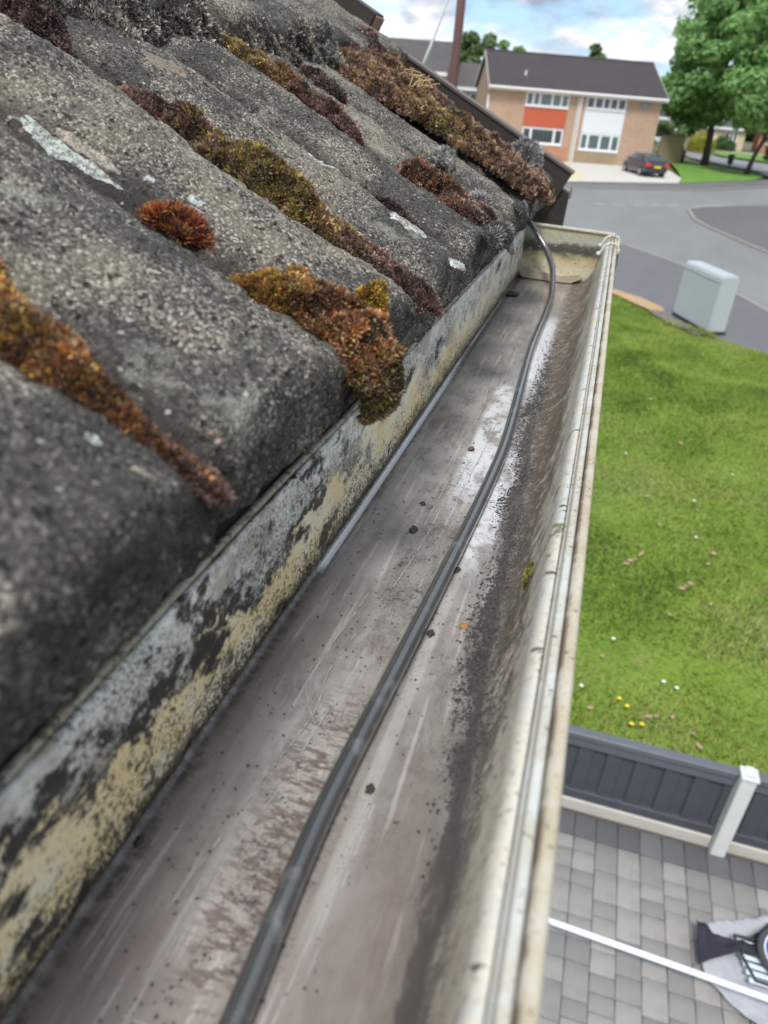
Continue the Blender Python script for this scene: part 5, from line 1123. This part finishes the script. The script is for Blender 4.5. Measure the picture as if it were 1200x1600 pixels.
b = MB(); b.prism([(XB-.003, -.1292), (.0125, -.1312), (.0125, -.1293), (XB-.003, -.1273)], .9985, 1.0065); b.build('cap_edge', mat_rim('cap_edge_cream', (0.62, 0.60, 0.50), .63), cap, near=True)
fl_ = [(XB+.0012, -.150), (XB+.0012, -.182), (XB+.008, -.1915), (-.05, -.1915), (-.030, -.1913), (-.018, -.186)]
b = MB(); b.prism([(XB+.001, -.183), (XB+.008, -.1912), (-.055, -.1917), (-.030, -.1912), (-.017, -.184), (-.022, -.1800), (-.04, -.1838), (-.065, -.1825), (XB+.008, -.1785), (XB+.001, -.168)], .9875, 1.0003); b.build('flange', M_rimc, cap, near=True)
# bracket arms hooked over the rim near the cap
def bracket(yy, w_, lean):
    br = bpy.data.objects.new('bracket', None); COL.objects.link(br); br.parent = gut
    b = MB(); b.tube([(-.004, yy, -.1462), (-.001, yy, -.1395), (.002, yy+lean*.3, -.1325), (.008, yy+lean*.6, -.1300), (.015, yy+lean, -.1312), (.0185, yy+lean, -.137), (.0188, yy+lean, -.152), (.016, yy+lean, -.165)], [.0018, .0017, .0016, .0018, .0018, .0016, .0015, .0012], 8); b.build('hook', M_clip, br, near=True, smooth=True)
    b = MB(); bmesh.ops.create_uvsphere(b.bm, u_segments=10, v_segments=6, radius=.0030)
    for v in b.bm.verts: v.co += Vector((-.0035, yy, -.1425))
    b.build('stud', M_clip, br, near=True, smooth=True)
bracket(.922, .006, .002); bracket(.984, .006, .004)
b = MB(); b.box(.0158, .0182, .915, .99, -.1395, -.1350, bev=.0006); b.build('clip_bar', M_clip, gut, near=True)
# fascia board, soffit and wall of the house that carries the gutter
M_fas = simple('fascia_white', (0.6, 0.6, 0.58), .6, .1, 4)
b = MB(); b.prism([(-.1013, -.1345), (-.36, -.008), (-.36, -.011), (-.1013, -.1375)], GY0, 1.05); b.build('underlay', simple('roof_underlay', (0.03, 0.03, 0.03), .9, .3, 40), roof, near=True)
own = empty('house_front', (0, 0, 0), label='front of the house under the gutter, white fascia over brick', cat='house')
MB().box(-.135, -.1045, GY0, 1.05, -.33, -.150).build('fascia', M_fas, own, near=True)
MB().box(-.30, -.136, GY0, 1.05, -.33, -.318).build('soffit', M_fas, own, near=True)
MB().box(-.62, -.39, -1.2, 1.37, -4.8, -.43).build('wall', M_brickr, own)

# ------------------------------------------------------------------ cable
def mat_cable():
    t = NT('cable_jacket', near=True); f = t.noise(260, 5, t.mapv((1, .12, 1)), rough=.6); g = t.noise(60, 5, rough=.6)
    c = t.mix(f, (0.034, 0.037, 0.039), (0.075, 0.082, 0.086)); c = t.mix(t.mul(t.step(g, .55, .72), .5), c, (0.22, 0.23, 0.22))
    t.bump(f, .25, .0005); return t.out(c, .26, 1.0, coat=.8)
zc = ZF+.0036
ctl = [(-.047, -.10, zc), (-.046, .0, zc), (-.0462, .077, zc), (-.0472, .142, zc), (-.0435, .216, zc), (-.0385, .316, zc), (-.0355, .40, zc), (-.0355, .455, zc), (-.0395, .56, zc), (-.0435, .675, zc), (-.0435, .80, zc), (-.0450, .880, zc+.003), (-.0520, .945, zc+.018), (-.0640, .970, zc+.035), (-.0800, .982, zc+.052), (-.0960, .990, zc+.066), (-.115, 1.0, zc+.072)]
def spline(P, n=10):
    P = [Vector(p) for p in P]; out = []
    for i in range(len(P)-1):
        p0, p1, p2, p3 = P[max(i-1, 0)], P[i], P[i+1], P[min(i+2, len(P)-1)]
        for k in range(n):
            t = k/n; out.append(0.5*((2*p1)+(-p0+p2)*t+(2*p0-5*p1+4*p2-p3)*t*t+(-p0+3*p1-3*p2+p3)*t**3))
    return out+[P[-1]]
tag(MB().tube(spline(ctl), .0035, 20).build('cable', mat_cable(), None, near=True, smooth=True), 'thick dark grey cable lying along the gutter floor', 'cable')

# ------------------------------------------------------------------ debris in the gutter
def grit(name, n, fx, fy, size, m, label, seed, zf=None):
    r = np.random.default_rng(seed); y = fy(r, n); x = fx(r, n) if fx is not band_x else band_x(r, n, y); sz = size*r.uniform(.4, 1.6, n)**1.5
    z = np.full(n, ZF) if zf is None else zf(x)
    base = np.array([(1, 0, 0), (-.5, .87, 0), (-.5, -.87, 0), (0, 0, 1.0)]); V = []
    a = r.uniform(0, 6.28, n); ca, sa = np.cos(a), np.sin(a)
    B_ = base[None]*sz[:, None, None]*r.uniform(.6, 1.4, (n, 4, 1))
    X_ = B_[..., 0]*ca[:, None]-B_[..., 1]*sa[:, None]+x[:, None]; Y_ = (B_[..., 0]*sa[:, None]+B_[..., 1]*ca[:, None])*1.3+y[:, None]; Z_ = B_[..., 2]*.6+z[:, None]+.0001
    V = np.stack([X_, Y_, Z_], -1).reshape(-1, 3); T_ = np.array([[0, 1, 3], [1, 2, 3], [2, 0, 3]])
    return tag(link(name, np_mesh(name, V, (np.arange(n)[:, None, None]*4+T_[None]).reshape(-1, 3), near=True), m), label, 'dirt', kind='stuff')
M_silt = NT('wet_black_silt'); M_silt = M_silt.out(M_silt.mix(M_silt.noise(300, 3), (0.018, 0.016, 0.017), (0.07, 0.062, 0.06)), .45, .5)
def zfront(x):
    p = np.array(TP[10:]); return np.interp(x, p[:, 0], p[:, 1])
def band_x(r, n, y): return -.003-.042*np.minimum(y, .62)-.001+.0035*vnoise(np.stack([y*38, y*0, y*0], -1), 5)+.0015*vnoise(np.stack([y*140, y*0, y*0], -1), 6)+r.normal(size=n)*.0036
grit('silt', 4200, band_x, lambda r, n: r.beta(1.7, 2.8, n)*.66+.13, .00055, M_silt, 'fine black silt banked along the front corner of the gutter floor', 61, zfront)
grit('silt', 1500, lambda r, n: r.uniform(-.090, -.026, n), lambda r, n: .06+r.random(n)**1.3*.8, .00032, M_silt, 'sparse dark grains scattered over the gutter floor', 62)
def blob(name, x, y, r_, label, col, cat='debris', zz=None, sq=(1, 1, .6), seed=1):
    b = MB(); bmesh.ops.create_icosphere(b.bm, subdivisions=3, radius=1)
    P = np.array([v.co[:] for v in b.bm.verts]); d = 1+.45*fbm(P*2.3+seed*3.1, 4, seed)
    for v, k in zip(b.bm.verts, d): v.co = Vector((v.co.x*sq[0]*k*r_+x, v.co.y*sq[1]*k*r_+y, v.co.z*sq[2]*k*r_+(ZF+r_*sq[2]*.7 if zz is None else zz)))
    return tag(b.build(name, simple(name+'_mat', col, .6, .35, 300), None, near=True, smooth=True), label, cat)
blob('seed', -.0545, .434, .0021, 'small dark seed lying alone beside the cable', (0.10, 0.09, 0.06), seed=2)
blob('seed', -.0250, .253, .0019, 'tiny amber seed in the black silt right of the cable', (0.32, 0.18, 0.05), seed=3)
for i, (x, y, r_, l) in enumerate([(-.0660, .352, .0014, 'wet dirt crumb on the floor above the dirt clump'), (-.0640, .323, .0021, 'dark dirt clump between back corner and cable'), (-.0358, .295, .0014, 'dirt crumb touching the right side of the cable, farther one'), (-.0368, .2440, .0016, 'dirt crumb touching the right side of the cable, nearer one'),
        (-.0890, .885, .0065, 'dark lump of wet dirt in the far back corner'), (-.0370, .1600, .0013, 'pair of dirt crumbs right of the cable near the camera'), (-.0945, .120, .0012, 'black dirt lump at the foot of the yellowed back wall')]):
    blob('dirt_crumb', x, y, r_, l, (0.035, 0.03, 0.028), seed=i+10, sq=(1, 1.5, .35))
moss('moss_speck', [(-.0040, .240, -.1585), (-.0032, .256, -.1560)], [.0016, .0016], [.0008, .0008], [(0, OLIV+[(0.10, 0.16, 0.03)])], 'little green moss speck on the stained front wall of the gutter', n=120, leaf=.0011, seed=91, nrm=[(-.9, 0, .4)]*2)
# scratches and dried trickle lines on the floor
def scratch(pts, w_):
    b = []; pts = [Vector(p) for p in pts]
    return pts, w_
bm_ = bmesh.new(); rs = random.Random(17)
def sline(pts, w_, dash=0.0):
    P = spline([(x, y, ZF+.00025) for x, y in pts], 8)
    for a, c in zip(P, P[1:]):
        if dash and rs.random() < dash: continue
        d = (c-a).normalized(); n = Vector((-d.y, d.x, 0))*w_*rs.uniform(.4, 1.1)
        bm_.faces.new([bm_.verts.new(q) for q in (a-n, a+n, c+n, c-n)])
for pts, w_, ds in [([(-.075, .205), (-.071, .235), (-.069, .262)], .00022, .2), ([(-.069, .16), (-.0655, .185), (-.068, .208), (-.0655, .232)], .00022, .35), ([(-.0675, .130), (-.0640, .150), (-.0625, .172), (-.0600, .20)], .0002, .4),
        ([(-.0740, .198), (-.0680, .187), (-.0630, .180)], .0002, .2), ([(-.060, .27), (-.057, .31), (-.0555, .36), (-.052, .42)], .00025, .2), ([(-.0600, .33), (-.0590, .38), (-.0575, .44)], .00025, .3),
        ([(-.050, .36), (-.047, .44), (-.046, .52)], .0003, .2), ([(-.062, .44), (-.060, .50), (-.063, .56), (-.060, .66)], .0003, .2), ([(-.0390, .075), (-.0375, .11), (-.0365, .15), (-.0360, .20)], .00025, .35), ([(-.0350, .07), (-.0345, .12), (-.0340, .155)], .00022, .5),
        ([(-.0770, .10), (-.0735, .125), (-.0700, .155)], .0003, .4), ([(-.072, .078), (-.0600, .0780), (-.0535, .0795)], .00035, .1), ([(-.075, .5), (-.069, .56), (-.066, .66), (-.062, .8)], .0004, .3), ([(-.056, .5), (-.055, .6), (-.057, .7)], .0004, .3)]:
    sline(pts, w_, ds)
me = bpy.data.meshes.new('scratch'); bm_.to_mesh(me); bm_.free(); me.transform(Matrix.Scale(NS, 4))
M_scr = simple('scratched_plastic', (0.40, 0.38, 0.36), .5, .2, 90); o = link('scratch', me, M_scr, gut); o['kind'] = 'stuff'
print('pavers', npv, 'tris', sum(len(o.data.polygons) for o in S.objects if o.type == 'MESH'))
